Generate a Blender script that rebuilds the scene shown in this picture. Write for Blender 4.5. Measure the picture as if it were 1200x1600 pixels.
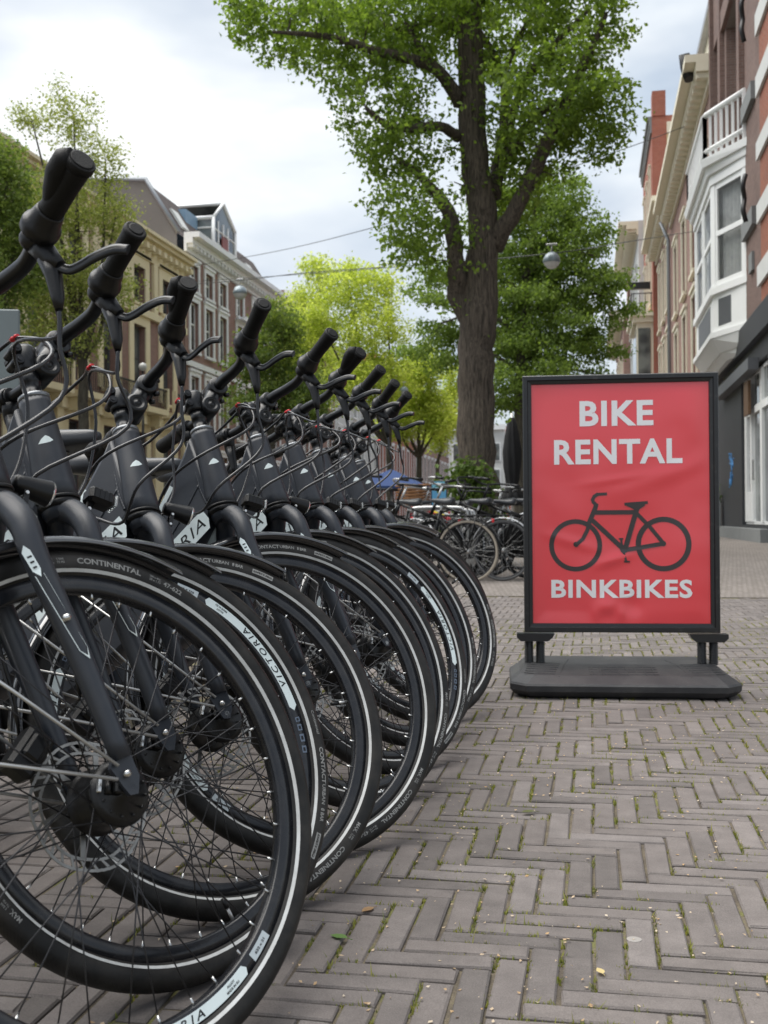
import bpy, math, random
import numpy as np
from mathutils import Vector, Matrix

random.seed(7)
RNG = np.random.default_rng(7)
for o in list(bpy.data.objects):
    bpy.data.objects.remove(o, do_unlink=True)
SC = bpy.context.scene
COL = SC.collection
R = math.radians

# ------------------------------------------------------------------ camera
CAM_H, PITCH, ROLL, YAW, FPX = 0.7121, 0.0059, 0.00725, R(10.758), 1700.0
_F = Vector((-math.sin(YAW) * math.cos(PITCH), math.cos(YAW) * math.cos(PITCH), math.sin(PITCH)))
_R = Vector((math.cos(YAW), math.sin(YAW), 0))
_U = _R.cross(_F)
_R2 = _R * math.cos(ROLL) - _U * math.sin(ROLL)
_U2 = _U * math.cos(ROLL) + _R * math.sin(ROLL)
cd = bpy.data.cameras.new('camera')
cam = bpy.data.objects.new('camera', cd)
COL.objects.link(cam)
cd.sensor_fit = 'VERTICAL'
cd.sensor_height = 36.0
cd.sensor_width = 27.0
cd.lens = FPX / 1600 * 36.0
cd.clip_start = 0.02
cd.clip_end = 3000
cd.dof.use_dof = True
cd.dof.focus_distance = 2.4
cd.dof.aperture_fstop = 9.0
cm = Matrix((( _R2.x, _U2.x, -_F.x, 0), (_R2.y, _U2.y, -_F.y, 0), (_R2.z, _U2.z, -_F.z, CAM_H), (0, 0, 0, 1)))
cam.matrix_world = cm
SC.camera = cam

# ------------------------------------------------------------------ sky and sun
SUN_EL, SUN_AZ = R(69), R(272)          # high soft sun behind thin cloud
wd = bpy.data.worlds.new('World')
SC.world = wd
wd.use_nodes = True
wn, wl = wd.node_tree.nodes, wd.node_tree.links
wn.clear()
w_out = wn.new('ShaderNodeOutputWorld')
w_bg = wn.new('ShaderNodeBackground')
w_sky = wn.new('ShaderNodeTexSky')
w_sky.sky_type = 'NISHITA'
w_sky.sun_disc = False
w_sky.sun_elevation = SUN_EL
w_sky.sun_rotation = SUN_AZ
w_sky.dust_density = 2.0
w_tc = wn.new('ShaderNodeTexCoord')
w_map = wn.new('ShaderNodeMapping')
w_map.inputs['Scale'].default_value = (1.3, 1.3, 3.2)
w_map.inputs['Location'].default_value = (0.35, 0.1, 0.0)
w_n1 = wn.new('ShaderNodeTexNoise')
w_n1.inputs['Scale'].default_value = 1.7
w_n1.inputs['Detail'].default_value = 5
w_n1.inputs['Roughness'].default_value = 0.5
w_n1.inputs['Distortion'].default_value = 0.3
w_n2 = wn.new('ShaderNodeTexNoise')
w_n2.inputs['Scale'].default_value = 2.6
w_n2.inputs['Detail'].default_value = 5
w_r1 = wn.new('ShaderNodeValToRGB')
w_r1.color_ramp.elements[0].position = 0.36
w_r1.color_ramp.elements[0].color = (0.30, 0.30, 0.30, 1)
w_r1.color_ramp.elements[1].position = 0.58
w_r1.color_ramp.elements[1].color = (1, 1, 1, 1)
w_r2 = wn.new('ShaderNodeValToRGB')
w_r2.color_ramp.elements[0].position = 0.32
w_r2.color_ramp.elements[0].color = (5.3, 6.05, 6.9, 1)
w_r2.color_ramp.elements[1].position = 0.66
w_r2.color_ramp.elements[1].color = (8.8, 9.0, 9.1, 1)
w_mix = wn.new('ShaderNodeMix')
w_mix.data_type = 'RGBA'
wl.new(w_tc.outputs['Generated'], w_map.inputs['Vector'])
wl.new(w_map.outputs['Vector'], w_n1.inputs['Vector'])
wl.new(w_map.outputs['Vector'], w_n2.inputs['Vector'])
wl.new(w_n1.outputs['Fac'], w_r1.inputs['Fac'])
wl.new(w_n2.outputs['Fac'], w_r2.inputs['Fac'])
wl.new(w_r1.outputs['Color'], w_mix.inputs['Factor'])
wl.new(w_sky.outputs['Color'], w_mix.inputs['A'])
wl.new(w_r2.outputs['Color'], w_mix.inputs['B'])
wl.new(w_mix.outputs['Result'], w_bg.inputs['Color'])
w_bg.inputs['Strength'].default_value = 0.079
wl.new(w_bg.outputs['Background'], w_out.inputs['Surface'])
sd = bpy.data.lights.new('sun', 'SUN')
sd.energy = 3.2
sd.angle = R(65)
sd.color = (1.0, 0.97, 0.92)
sun = bpy.data.objects.new('sun', sd)
COL.objects.link(sun)
# NISHITA: sun_rotation is measured clockwise from +Y seen from above
sdir = Vector((math.sin(SUN_AZ) * math.cos(SUN_EL), math.cos(SUN_AZ) * math.cos(SUN_EL), math.sin(SUN_EL)))
sun.rotation_euler = sdir.to_track_quat('Z', 'Y').to_euler()
sun.location = (0, 0, 30)
SC.view_settings.view_transform = 'Standard'
SC.view_settings.look = 'None'
SC.view_settings.exposure = 0.72
SC.view_settings.gamma = 1.0
SC.view_settings.use_curve_mapping = False

# ------------------------------------------------------------------ materials
def nt(name):
    m = bpy.data.materials.new(name)
    m.use_nodes = True
    n, l = m.node_tree.nodes, m.node_tree.links
    return m, n, l, n['Principled BSDF']

def mat(name, col, rough=0.5, metal=0.0, var=0.0, vscale=6.0, bump=0.0, bscale=80.0, coat=0.0, col2=None, rvar=0.0, island=0.0, spec=0.5, ior=None):
    """colour broken up by noise between col and col2 (or darker col), fine bump, roughness wear"""
    m, n, l, b = nt(name)
    b.inputs['Roughness'].default_value = rough
    b.inputs['Metallic'].default_value = metal
    b.inputs['Specular IOR Level'].default_value = spec
    b.inputs['Coat Weight'].default_value = coat
    b.inputs['Coat Roughness'].default_value = 0.12
    tc = n.new('ShaderNodeTexCoord')
    c4 = (*col, 1)
    d4 = (*(col2 if col2 else [c * 0.55 for c in col]), 1)
    if var > 0 or col2:
        nz = n.new('ShaderNodeTexNoise')
        nz.inputs['Scale'].default_value = vscale
        nz.inputs['Detail'].default_value = 6
        nz.inputs['Roughness'].default_value = 0.62
        rp = n.new('ShaderNodeValToRGB')
        v = var if var > 0 else 1
        rp.color_ramp.elements[0].position = 0.33
        rp.color_ramp.elements[1].position = 0.67
        rp.color_ramp.elements[0].color = tuple(c4[i] * (1 - v) + d4[i] * v for i in range(4))
        rp.color_ramp.elements[1].color = c4
        l.new(tc.outputs['Object'], nz.inputs['Vector'])
        l.new(nz.outputs['Fac'], rp.inputs['Fac'])
        src = rp.outputs['Color']
        if rvar > 0:
            mr = n.new('ShaderNodeMapRange')
            mr.inputs['To Min'].default_value = max(0.02, rough - rvar)
            mr.inputs['To Max'].default_value = min(1, rough + rvar)
            l.new(nz.outputs['Fac'], mr.inputs['Value'])
            l.new(mr.outputs['Result'], b.inputs['Roughness'])
    else:
        rgb = n.new('ShaderNodeRGB')
        rgb.outputs[0].default_value = c4
        src = rgb.outputs[0]
    if island > 0:
        g = n.new('ShaderNodeNewGeometry')
        hs = n.new('ShaderNodeHueSaturation')
        mr = n.new('ShaderNodeMapRange')
        mr.inputs['To Min'].default_value = 1 - island
        mr.inputs['To Max'].default_value = 1 + island
        l.new(g.outputs['Random Per Island'], mr.inputs['Value'])
        l.new(mr.outputs['Result'], hs.inputs['Value'])
        l.new(src, hs.inputs['Color'])
        src = hs.outputs['Color']
    l.new(src, b.inputs['Base Color'])
    if bump > 0:
        n2 = n.new('ShaderNodeTexNoise')
        n2.inputs['Scale'].default_value = bscale
        n2.inputs['Detail'].default_value = 4
        bp = n.new('ShaderNodeBump')
        bp.inputs['Strength'].default_value = bump
        bp.inputs['Distance'].default_value = 0.01
        l.new(tc.outputs['Object'], n2.inputs['Vector'])
        l.new(n2.outputs['Fac'], bp.inputs['Height'])
        l.new(bp.outputs['Normal'], b.inputs['Normal'])
    return m

def leaf_mat(name, col, col2, trans=0.45):
    m, n, l, b = nt(name)
    out = n['Material Output']
    g = n.new('ShaderNodeNewGeometry')
    rp = n.new('ShaderNodeValToRGB')
    rp.color_ramp.elements[0].color = (*col, 1)
    rp.color_ramp.elements[1].color = (*col2, 1)
    l.new(g.outputs['Random Per Island'], rp.inputs['Fac'])
    l.new(rp.outputs['Color'], b.inputs['Base Color'])
    b.inputs['Roughness'].default_value = 0.55
    b.inputs['Specular IOR Level'].default_value = 0.25
    tr = n.new('ShaderNodeBsdfTranslucent')
    hs = n.new('ShaderNodeHueSaturation')
    hs.inputs['Saturation'].default_value = 1.15
    hs.inputs['Value'].default_value = 1.7
    l.new(rp.outputs['Color'], hs.inputs['Color'])
    l.new(hs.outputs['Color'], tr.inputs['Color'])
    mx = n.new('ShaderNodeMixShader')
    mx.inputs['Fac'].default_value = trans
    l.new(b.outputs['BSDF'], mx.inputs[1])
    l.new(tr.outputs['BSDF'], mx.inputs[2])
    l.new(mx.outputs['Shader'], out.inputs['Surface'])
    return m

def brick_mat(name, c1, c2, mortar, scale=1.0, bump=0.35, axis='YZ'):
    """running-bond brickwork for far facades; 210 x 60 mm courses"""
    m, n, l, b = nt(name)
    tc = n.new('ShaderNodeTexCoord')
    sp = n.new('ShaderNodeSeparateXYZ')
    cb = n.new('ShaderNodeCombineXYZ')
    l.new(tc.outputs['Object'], sp.inputs['Vector'])
    ad = n.new('ShaderNodeMath')
    l.new(sp.outputs['X'], ad.inputs[0])
    l.new(sp.outputs['Y'], ad.inputs[1])
    l.new(ad.outputs[0], cb.inputs['X'])
    l.new(sp.outputs['Z'], cb.inputs['Y'])
    br = n.new('ShaderNodeTexBrick')
    br.inputs['Scale'].default_value = scale
    br.inputs['Brick Width'].default_value = 0.22
    br.inputs['Row Height'].default_value = 0.065
    br.inputs['Mortar Size'].default_value = 0.006
    br.inputs['Mortar Smooth'].default_value = 0.3
    br.inputs['Color1'].default_value = (*c1, 1)
    br.inputs['Color2'].default_value = (*c2, 1)
    br.inputs['Mortar'].default_value = (*mortar, 1)
    l.new(cb.outputs['Vector'], br.inputs['Vector'])
    nz = n.new('ShaderNodeTexNoise')
    nz.inputs['Scale'].default_value = 0.8
    nz.inputs['Detail'].default_value = 8
    l.new(tc.outputs['Object'], nz.inputs['Vector'])
    mr = n.new('ShaderNodeMapRange')
    mr.inputs['To Min'].default_value = 0.7
    mr.inputs['To Max'].default_value = 1.3
    l.new(nz.outputs['Fac'], mr.inputs['Value'])
    hs = n.new('ShaderNodeHueSaturation')
    l.new(br.outputs['Color'], hs.inputs['Color'])
    l.new(mr.outputs['Result'], hs.inputs['Value'])
    l.new(hs.outputs['Color'], b.inputs['Base Color'])
    b.inputs['Roughness'].default_value = 0.85
    bp = n.new('ShaderNodeBump')
    bp.inputs['Strength'].default_value = bump
    bp.inputs['Distance'].default_value = 0.01
    bp.invert = True
    l.new(br.outputs['Fac'], bp.inputs['Height'])
    l.new(bp.outputs['Normal'], b.inputs['Normal'])
    return m

MT = {}
MT['frame'] = mat('frame_paint', (0.019, 0.023, 0.031), 0.40, 0.0, var=0.25, vscale=9, rvar=0.08, bump=0.02, bscale=500)
def add_dust(m, amount, scale, lo, hi, col):
    n, l = m.node_tree.nodes, m.node_tree.links
    b = n['Principled BSDF']
    src = b.inputs['Base Color'].links[0].from_socket
    tc = n.new('ShaderNodeTexCoord')
    nz = n.new('ShaderNodeTexNoise'); nz.inputs['Scale'].default_value = scale; nz.inputs['Detail'].default_value = 9; nz.inputs['Roughness'].default_value = 0.7
    l.new(tc.outputs['Object'], nz.inputs['Vector'])
    mr = n.new('ShaderNodeMapRange'); mr.inputs['From Min'].default_value = lo; mr.inputs['From Max'].default_value = hi; mr.inputs['To Max'].default_value = amount
    l.new(nz.outputs['Fac'], mr.inputs['Value'])
    mx = n.new('ShaderNodeMix'); mx.data_type = 'RGBA'
    l.new(mr.outputs['Result'], mx.inputs['Factor']); l.new(src, mx.inputs['A']); mx.inputs['B'].default_value = (*col, 1)
    l.new(mx.outputs['Result'], b.inputs['Base Color'])
add_dust(MT['frame'], 0.5, 120, 0.70, 0.76, (0.22, 0.21, 0.20))
add_dust(MT['frame'], 0.10, 7, 0.45, 0.75, (0.20, 0.18, 0.16))
MT['black'] = mat('black_plastic', (0.0045, 0.0045, 0.005), 0.36, var=0.3, vscale=30, rvar=0.1, bump=0.05, bscale=300, spec=0.35)
MT['alloy'] = mat('black_alloy', (0.006, 0.0065, 0.0075), 0.30, 0.0, var=0.3, vscale=20, rvar=0.1, spec=0.4)
MT['gloss'] = mat('gloss_black', (0.020, 0.021, 0.024), 0.16, 0.0, var=0.3, vscale=14, rvar=0.06, coat=1.0, spec=0.8)
MT['rubber'] = mat('rubber', (0.004, 0.004, 0.004), 0.55, var=0.5, vscale=40, bump=0.25, bscale=700, spec=0.25)
MT['rim'] = mat('rim_anodised', (0.007, 0.008, 0.011), 0.26, 0.0, var=0.4, vscale=12, rvar=0.1)
MT['steel'] = mat('steel', (0.62, 0.62, 0.61), 0.25, 1.0, var=0.3, vscale=60)
MT['stay'] = mat('stay_metal', (0.55, 0.55, 0.54), 0.38, 0.8, var=0.4, vscale=30)
MT['darksteel'] = mat('dark_spoke', (0.035, 0.035, 0.038), 0.35, 0.6)
MT['stripe'] = mat('reflective_stripe', (0.60, 0.61, 0.60), 0.45, var=0.35, vscale=30)
MT['white'] = mat('white_decal', (0.66, 0.74, 0.74), 0.35, var=0.15, vscale=20)
MT['ltgrey'] = mat('grey_print', (0.32, 0.33, 0.33), 0.5)
MT['midgrey'] = mat('tyre_print', (0.27, 0.27, 0.26), 0.6, var=0.5, vscale=60)
MT['red'] = mat('red_clip', (0.62, 0.012, 0.02), 0.4)
MT['saddle'] = mat('saddle_vinyl', (0.030, 0.032, 0.036), 0.34, var=0.3, vscale=20, bump=0.1, bscale=250)
MT['cable'] = mat('cable_sheath', (0.016, 0.016, 0.018), 0.25, var=0.2, vscale=30)
m, n, l, b = nt('clear_lens')
b.inputs['Base Color'].default_value = (0.75, 0.78, 0.78, 1)
b.inputs['Roughness'].default_value = 0.12
b.inputs['Transmission Weight'].default_value = 0.7
MT['lens'] = m

def tyre_mat():
    m, n, l, b = nt('tyre_rubber')
    tc = n.new('ShaderNodeUVMap')
    sp = n.new('ShaderNodeSeparateXYZ')
    l.new(tc.outputs['UV'], sp.inputs['Vector'])
    # chevron tread: rows by |v-0.5| and u
    ab = n.new('ShaderNodeMath'); ab.operation = 'SUBTRACT'; ab.inputs[1].default_value = 0.5
    l.new(sp.outputs['Y'], ab.inputs[0])
    aa = n.new('ShaderNodeMath'); aa.operation = 'ABSOLUTE'
    l.new(ab.outputs[0], aa.inputs[0])
    mu = n.new('ShaderNodeMath'); mu.operation = 'MULTIPLY'; mu.inputs[1].default_value = 330
    l.new(sp.outputs['X'], mu.inputs[0])
    mv = n.new('ShaderNodeMath'); mv.operation = 'MULTIPLY_ADD'; mv.inputs[1].default_value = 16
    l.new(aa.outputs[0], mv.inputs[0])
    l.new(mu.outputs[0], mv.inputs[2])
    fr = n.new('ShaderNodeMath'); fr.operation = 'FRACT'
    l.new(mv.outputs[0], fr.inputs[0])
    gt = n.new('ShaderNodeMath'); gt.operation = 'GREATER_THAN'; gt.inputs[1].default_value = 0.6
    l.new(fr.outputs[0], gt.inputs[0])
    # tread only in the outer part of the section
    lt = n.new('ShaderNodeMath'); lt.operation = 'LESS_THAN'; lt.inputs[1].default_value = 0.17
    l.new(aa.outputs[0], lt.inputs[0])
    ml = n.new('ShaderNodeMath'); ml.operation = 'MULTIPLY'
    l.new(gt.outputs[0], ml.inputs[0]); l.new(lt.outputs[0], ml.inputs[1])
    bp = n.new('ShaderNodeBump'); bp.invert = True
    bp.inputs['Strength'].default_value = 0.9
    bp.inputs['Distance'].default_value = 0.0015
    l.new(ml.outputs[0], bp.inputs['Height'])
    tco = n.new('ShaderNodeTexCoord')
    nz = n.new('ShaderNodeTexNoise'); nz.inputs['Scale'].default_value = 25; nz.inputs['Detail'].default_value = 8
    l.new(tco.outputs['Object'], nz.inputs['Vector'])
    rp = n.new('ShaderNodeValToRGB')
    rp.color_ramp.elements[0].position = 0.35; rp.color_ramp.elements[0].color = (0.005, 0.005, 0.005, 1)
    rp.color_ramp.elements[1].position = 0.7; rp.color_ramp.elements[1].color = (0.012, 0.0115, 0.0105, 1)
    l.new(nz.outputs['Fac'], rp.inputs['Fac'])
    # worn dusty tread blocks
    mx = n.new('ShaderNodeMix'); mx.data_type = 'RGBA'
    l.new(ml.outputs[0], mx.inputs['Factor'])
    l.new(rp.outputs['Color'], mx.inputs['A'])
    mx.inputs['B'].default_value = (0.004, 0.004, 0.004, 1)
    l.new(mx.outputs['Result'], b.inputs['Base Color'])
    b.inputs['Roughness'].default_value = 0.5
    b.inputs['Specular IOR Level'].default_value = 0.3
    l.new(bp.outputs['Normal'], b.inputs['Normal'])
    return m
MT['tyre'] = tyre_mat()
add_dust(MT['tyre'], 0.22, 9, 0.44, 0.78, (0.16, 0.14, 0.12))
add_dust(MT['rim'], 0.12, 14, 0.45, 0.8, (0.2, 0.18, 0.16))
add_dust(MT['stripe'], 0.5, 26, 0.45, 0.8, (0.25, 0.23, 0.2))

# ------------------------------------------------------------------ mesh helpers
class MB:
    def __init__(s):
        s.v = []; s.f = []; s.mi = []; s.sm = []; s.uv = None
    def add(s, v, f, mi=0, smooth=False):
        o = len(s.v)
        s.v.extend([tuple(p) for p in v])
        for q in f:
            s.f.append(tuple(i + o for i in q)); s.mi.append(mi); s.sm.append(smooth)
    def box(s, x0, x1, y0, y1, z0, z1, mi=0, M=None):
        v = [(x0, y0, z0), (x1, y0, z0), (x1, y1, z0), (x0, y1, z0), (x0, y0, z1), (x1, y0, z1), (x1, y1, z1), (x0, y1, z1)]
        if M is not None: v = [tuple(M @ Vector(p)) for p in v]
        s.add(v, [(0, 3, 2, 1), (4, 5, 6, 7), (0, 1, 5, 4), (1, 2, 6, 5), (2, 3, 7, 6), (3, 0, 4, 7)], mi)
    def cbox(s, x0, x1, y0, y1, z0, z1, c=0.003, mi=0, M=None):
        """box with all edges chamfered"""
        cx, cy, cz = (x0 + x1) / 2, (y0 + y1) / 2, (z0 + z1) / 2
        hx, hy, hz = (x1 - x0) / 2, (y1 - y0) / 2, (z1 - z0) / 2
        v = []; idx = {}
        for sx in (-1, 1):
            for sy in (-1, 1):
                for sz in (-1, 1):
                    for a in range(3):
                        p = [hx * sx, hy * sy, hz * sz]
                        sg = (sx, sy, sz)
                        for b_ in range(3):
                            if b_ != a: p[b_] -= c * sg[b_]
                        idx[(sx, sy, sz, a)] = len(v)
                        v.append((cx + p[0], cy + p[1], cz + p[2]))
        f = []
        def quad(q, n):
            a, b_, c_ = (Vector(v[q[0]]), Vector(v[q[1]]), Vector(v[q[2]]))
            if (b_ - a).cross(c_ - a).dot(n) < 0: q = q[::-1]
            f.append(tuple(q))
        for a in range(3):
            o1, o2 = [k for k in range(3) if k != a]
            for sg in (-1, 1):
                q = []
                for s1, s2 in ((-1, -1), (1, -1), (1, 1), (-1, 1)):
                    t = [0, 0, 0]; t[a] = sg; t[o1] = s1; t[o2] = s2
                    q.append(idx[(*t, a)])
                n = Vector((0, 0, 0)); n[a] = sg
                quad(q, n)
        for a in range(3):      # edges along axis a
            o1, o2 = [k for k in range(3) if k != a]
            for s1 in (-1, 1):
                for s2 in (-1, 1):
                    t0 = [0, 0, 0]; t0[o1] = s1; t0[o2] = s2
                    t1 = list(t0); t0[a] = -1; t1[a] = 1
                    n = Vector((0, 0, 0)); n[o1] = s1; n[o2] = s2
                    quad([idx[(*t0, o1)], idx[(*t1, o1)], idx[(*t1, o2)], idx[(*t0, o2)]], n)
        for sx in (-1, 1):
            for sy in (-1, 1):
                for sz in (-1, 1):
                    quad([idx[(sx, sy, sz, 0)], idx[(sx, sy, sz, 1)], idx[(sx, sy, sz, 2)]], Vector((sx, sy, sz)))
        if M is not None: v = [tuple(M @ Vector(p)) for p in v]
        s.add(v, f, mi)
    def tube(s, path, rad, seg=10, mi=0, cap=True, sx=1.0, up=None):
        """tube along path; rad scalar or list; sx squashes one cross axis"""
        P = [Vector(p) for p in path]
        n = len(P)
        if not hasattr(rad, '__len__'): rad = [rad] * n
        T = []
        for i in range(n):
            a = P[max(i - 1, 0)]; b_ = P[min(i + 1, n - 1)]
            d = b_ - a
            T.append(d.normalized() if d.length > 1e-9 else Vector((0, 0, 1)))
        ref = Vector(up) if up is not None else (Vector((0, 0, 1)) if abs(T[0].z) < 0.9 else Vector((1, 0, 0)))
        N = (ref - T[0] * ref.dot(T[0])).normalized()
        v = []
        for i in range(n):
            if up is not None:
                N = (ref - T[i] * ref.dot(T[i])).normalized()
            else:
                N = (N - T[i] * N.dot(T[i])).normalized()
            B = T[i].cross(N)
            for k in range(seg):
                a = 2 * math.pi * k / seg
                v.append(P[i] + (N * math.cos(a) + B * (math.sin(a) * sx)) * rad[i])
        f = []
        for i in range(n - 1):
            for k in range(seg):
                k2 = (k + 1) % seg
                f.append((i * seg + k, i * seg + k2, (i + 1) * seg + k2, (i + 1) * seg + k))
        s.add(v, f, mi, True)
        if cap:
            o = len(s.v) - len(v)
            s.f.append(tuple(o + k for k in range(seg))[::-1]); s.mi.append(mi); s.sm.append(False)
            s.f.append(tuple(o + (n - 1) * seg + k for k in range(seg))); s.mi.append(mi); s.sm.append(False)
    def lathe(s, prof, seg=32, origin=(0, 0, 0), axis='Y', mi=0, smooth=True, closed=False, a0=0.0, a1=None):
        """prof: list of (r, h) along axis; closed joins last to first (torus-like)"""
        full = a1 is None
        ns = seg if full else seg + 1
        n = len(prof); v = []
        ox, oy, oz = origin
        for k in range(ns):
            a = a0 + (2 * math.pi if full else (a1 - a0)) * k / seg
            c, sn = math.cos(a), math.sin(a)
            for r, h in prof:
                if axis == 'Y': v.append((ox + r * c, oy + h, oz + r * sn))
                elif axis == 'Z': v.append((ox + r * c, oy + r * sn, oz + h))
                else: v.append((ox + h, oy + r * c, oz + r * sn))
        f = []
        m_ = n if closed else n - 1
        for k in range(seg):
            k2 = (k + 1) % ns if full else k + 1
            for i in range(m_):
                i2 = (i + 1) % n
                q = (k * n + i, k * n + i2, k2 * n + i2, k2 * n + i)
                f.append(q if axis != 'Y' else q[::-1])
        s.add(v, f, mi, smooth)
    def prism(s, poly, fn, t0, t1, mi=0):
        """extrude a 2D polygon; fn(u, v, t) -> 3D"""
        n = len(poly)
        v = [fn(u, w, t0) for u, w in poly] + [fn(u, w, t1) for u, w in poly]
        f = [tuple(range(n))[::-1], tuple(range(n, 2 * n))]
        f += [(i, (i + 1) % n, n + (i + 1) % n, n + i) for i in range(n)]
        s.add(v, f, mi)
    def build(s, name, mats, parent=None, link=True):
        me = bpy.data.meshes.new(name)
        me.from_pydata(s.v, [], s.f)
        if not isinstance(mats, (list, tuple)): mats = [mats]
        for m_ in mats: me.materials.append(MT[m_] if isinstance(m_, str) else m_)
        me.polygons.foreach_set('material_index', s.mi)
        me.polygons.foreach_set('use_smooth', s.sm)
        me.update()
        o = bpy.data.objects.new(name, me)
        if link: COL.objects.link(o)
        if parent is not None: o.parent = parent
        return o

def arr_mesh(name, V, F, mats, parent=None, smooth=False):
    """fast mesh from numpy arrays; F has constant width"""
    me = bpy.data.meshes.new(name)
    k = F.shape[1]
    me.vertices.add(len(V)); me.vertices.foreach_set('co', V.astype(np.float32).ravel())
    me.loops.add(F.size); me.loops.foreach_set('vertex_index', F.astype(np.int32).ravel())
    me.polygons.add(len(F)); me.polygons.foreach_set('loop_start', np.arange(0, F.size, k, dtype=np.int32))
    me.polygons.foreach_set('use_smooth', np.full(len(F), smooth))
    if not isinstance(mats, (list, tuple)): mats = [mats]
    for m_ in mats: me.materials.append(MT[m_] if isinstance(m_, str) else m_)
    me.update(calc_edges=True)
    o = bpy.data.objects.new(name, me)
    COL.objects.link(o)
    if parent is not None: o.parent = parent
    return o

def empty(name, loc=(0, 0, 0), rz=0.0):
    o = bpy.data.objects.new(name, None)
    o.empty_display_size = 0.1
    COL.objects.link(o)
    o.location = loc
    o.rotation_euler = (0, 0, rz)
    return o

def tag(o, label=None, cat=None, group=None, kind=None):
    if label: o['label'] = label
    if cat: o['category'] = cat
    if group: o['group'] = group
    if kind: o['kind'] = kind
    return o

def smooth_path(P, n=6):
    """Catmull-Rom through points"""
    P = [Vector(p) for p in P]
    Q = [P[0] * 2 - P[1]] + P + [P[-1] * 2 - P[-2]]
    out = []
    for i in range(1, len(Q) - 2):
        for k in range(n):
            t = k / n
            a, b_, c, d = Q[i - 1], Q[i], Q[i + 1], Q[i + 2]
            out.append(0.5 * ((2 * b_) + (c - a) * t + (2 * a - 5 * b_ + 4 * c - d) * t * t + (3 * b_ - a - 3 * c + d) * t ** 3))
    out.append(P[-1])
    return out

_txt = {}
def text2d(body, size, weight=0.0, shear=0.0, space=1.0):
    """flat triangulated lettering, centred on the origin, as (verts2d, faces)"""
    key = (body, size, weight, shear, space)
    if key in _txt: return _txt[key]
    cu = bpy.data.curves.new('lettering', 'FONT')
    cu.body = body; cu.size = size; cu.offset = weight; cu.shear = shear; cu.space_character = space
    cu.resolution_u = 3; cu.align_x = 'CENTER'; cu.align_y = 'CENTER'
    ob = bpy.data.objects.new('lettering', cu)
    COL.objects.link(ob)
    dg = bpy.context.evaluated_depsgraph_get()
    dg.update()
    me = ob.evaluated_get(dg).to_mesh()
    v = [(p.co.x, p.co.y) for p in me.vertices]
    f = [tuple(p.vertices) for p in me.polygons]
    ob.evaluated_get(dg).to_mesh_clear()
    bpy.data.objects.remove(ob, do_unlink=True)
    bpy.data.curves.remove(cu)
    xs = [p[0] for p in v]; ys = [p[1] for p in v]
    cx, cy = (min(xs) + max(xs)) / 2, (min(ys) + max(ys)) / 2
    v = [(p[0] - cx, p[1] - cy) for p in v]
    _txt[key] = (v, f, max(xs) - min(xs), max(ys) - min(ys))
    return _txt[key]

def add_text(mb, t, fn, mi=0, sx=1.0, sy=1.0):
    v, f = t[0], t[1]
    mb.add([fn(x * sx, y * sy) for x, y in v], f, mi)

# ------------------------------------------------------------------ rental bike (x forward, y left, z up; origin on the ground under the front hub)
HUB_Z = 0.3575
AL = R(68)
AXV = Vector((-math.cos(AL), 0, math.sin(AL)))
APV = Vector((0, 0, HUB_Z)) - 0.06 * Vector((math.sin(AL), 0, math.cos(AL)))
def axp(s): return APV + AXV * s

TY = [(0.3155, 0.0115), (0.319, 0.0146), (0.323, 0.0178), (0.329, 0.0206), (0.336, 0.0216), (0.343, 0.0207), (0.349, 0.0178), (0.3535, 0.0130), (0.3565, 0.0070), (0.3575, 0.0)]
def side_h(r):
    for (r0, h0), (r1, h1) in zip(TY, TY[1:]):
        if r0 <= r <= r1: return h0 + (h1 - h0) * (r - r0) / (r1 - r0)
    return TY[0][1]

T = {}      # templates: unlinked objects whose data every bike shares
def tmpl(mb, name, mats):
    o = mb.build(name, mats, link=False)
    return o

def tyre_template():
    prof = [(r, -h) for r, h in TY] + [(r, h) for r, h in TY[-2::-1]]
    n, seg = len(prof), 112
    acc = [0]
    for a, b_ in zip(prof, prof[1:]): acc.append(acc[-1] + math.dist(a, b_))
    V = []; F = []; UV = []
    for k in range(seg):
        a = 2 * math.pi * k / seg
        V += [(r * math.cos(a), h, r * math.sin(a)) for r, h in prof]
    for k in range(seg):
        k2 = (k + 1) % seg
        for i in range(n - 1):
            F.append((k * n + i, k2 * n + i, k2 * n + i + 1, k * n + i + 1))
            u0, u1 = k / seg, (k + 1) / seg
            v0, v1 = acc[i] / acc[-1], acc[i + 1] / acc[-1]
            UV += [(u0, v0), (u1, v0), (u1, v1), (u0, v1)]
    me = bpy.data.meshes.new('tyre')
    me.from_pydata(V, [], F)
    me.materials.append(MT['tyre'])
    uvl = me.uv_layers.new(name='UVMap')
    uvl.data.foreach_set('uv', np.array(UV, dtype=np.float32).ravel())
    me.polygons.foreach_set('use_smooth', [True] * len(F))
    me.update()
    return bpy.data.objects.new('tyre', me)

def ring(mb, r0, r1, hfun, a0, a1, seg, side=-1, off=0.0005, mi=0):
    """flat band on the wheel's side face"""
    v = []; f = []
    for k in range(seg + 1):
        a = a0 + (a1 - a0) * k / seg
        for r in (r0, r1):
            v.append((r * math.cos(a), side * (hfun(r) + off), r * math.sin(a)))
    for k in range(seg):
        q = (2 * k, 2 * k + 1, 2 * k + 3, 2 * k + 2)
        f.append(q if side < 0 else q[::-1])
    mb.add(v, f, mi, True)

def rim_h(r): return 0.0105 + (r - 0.297) / 0.019 * 0.0022

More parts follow.
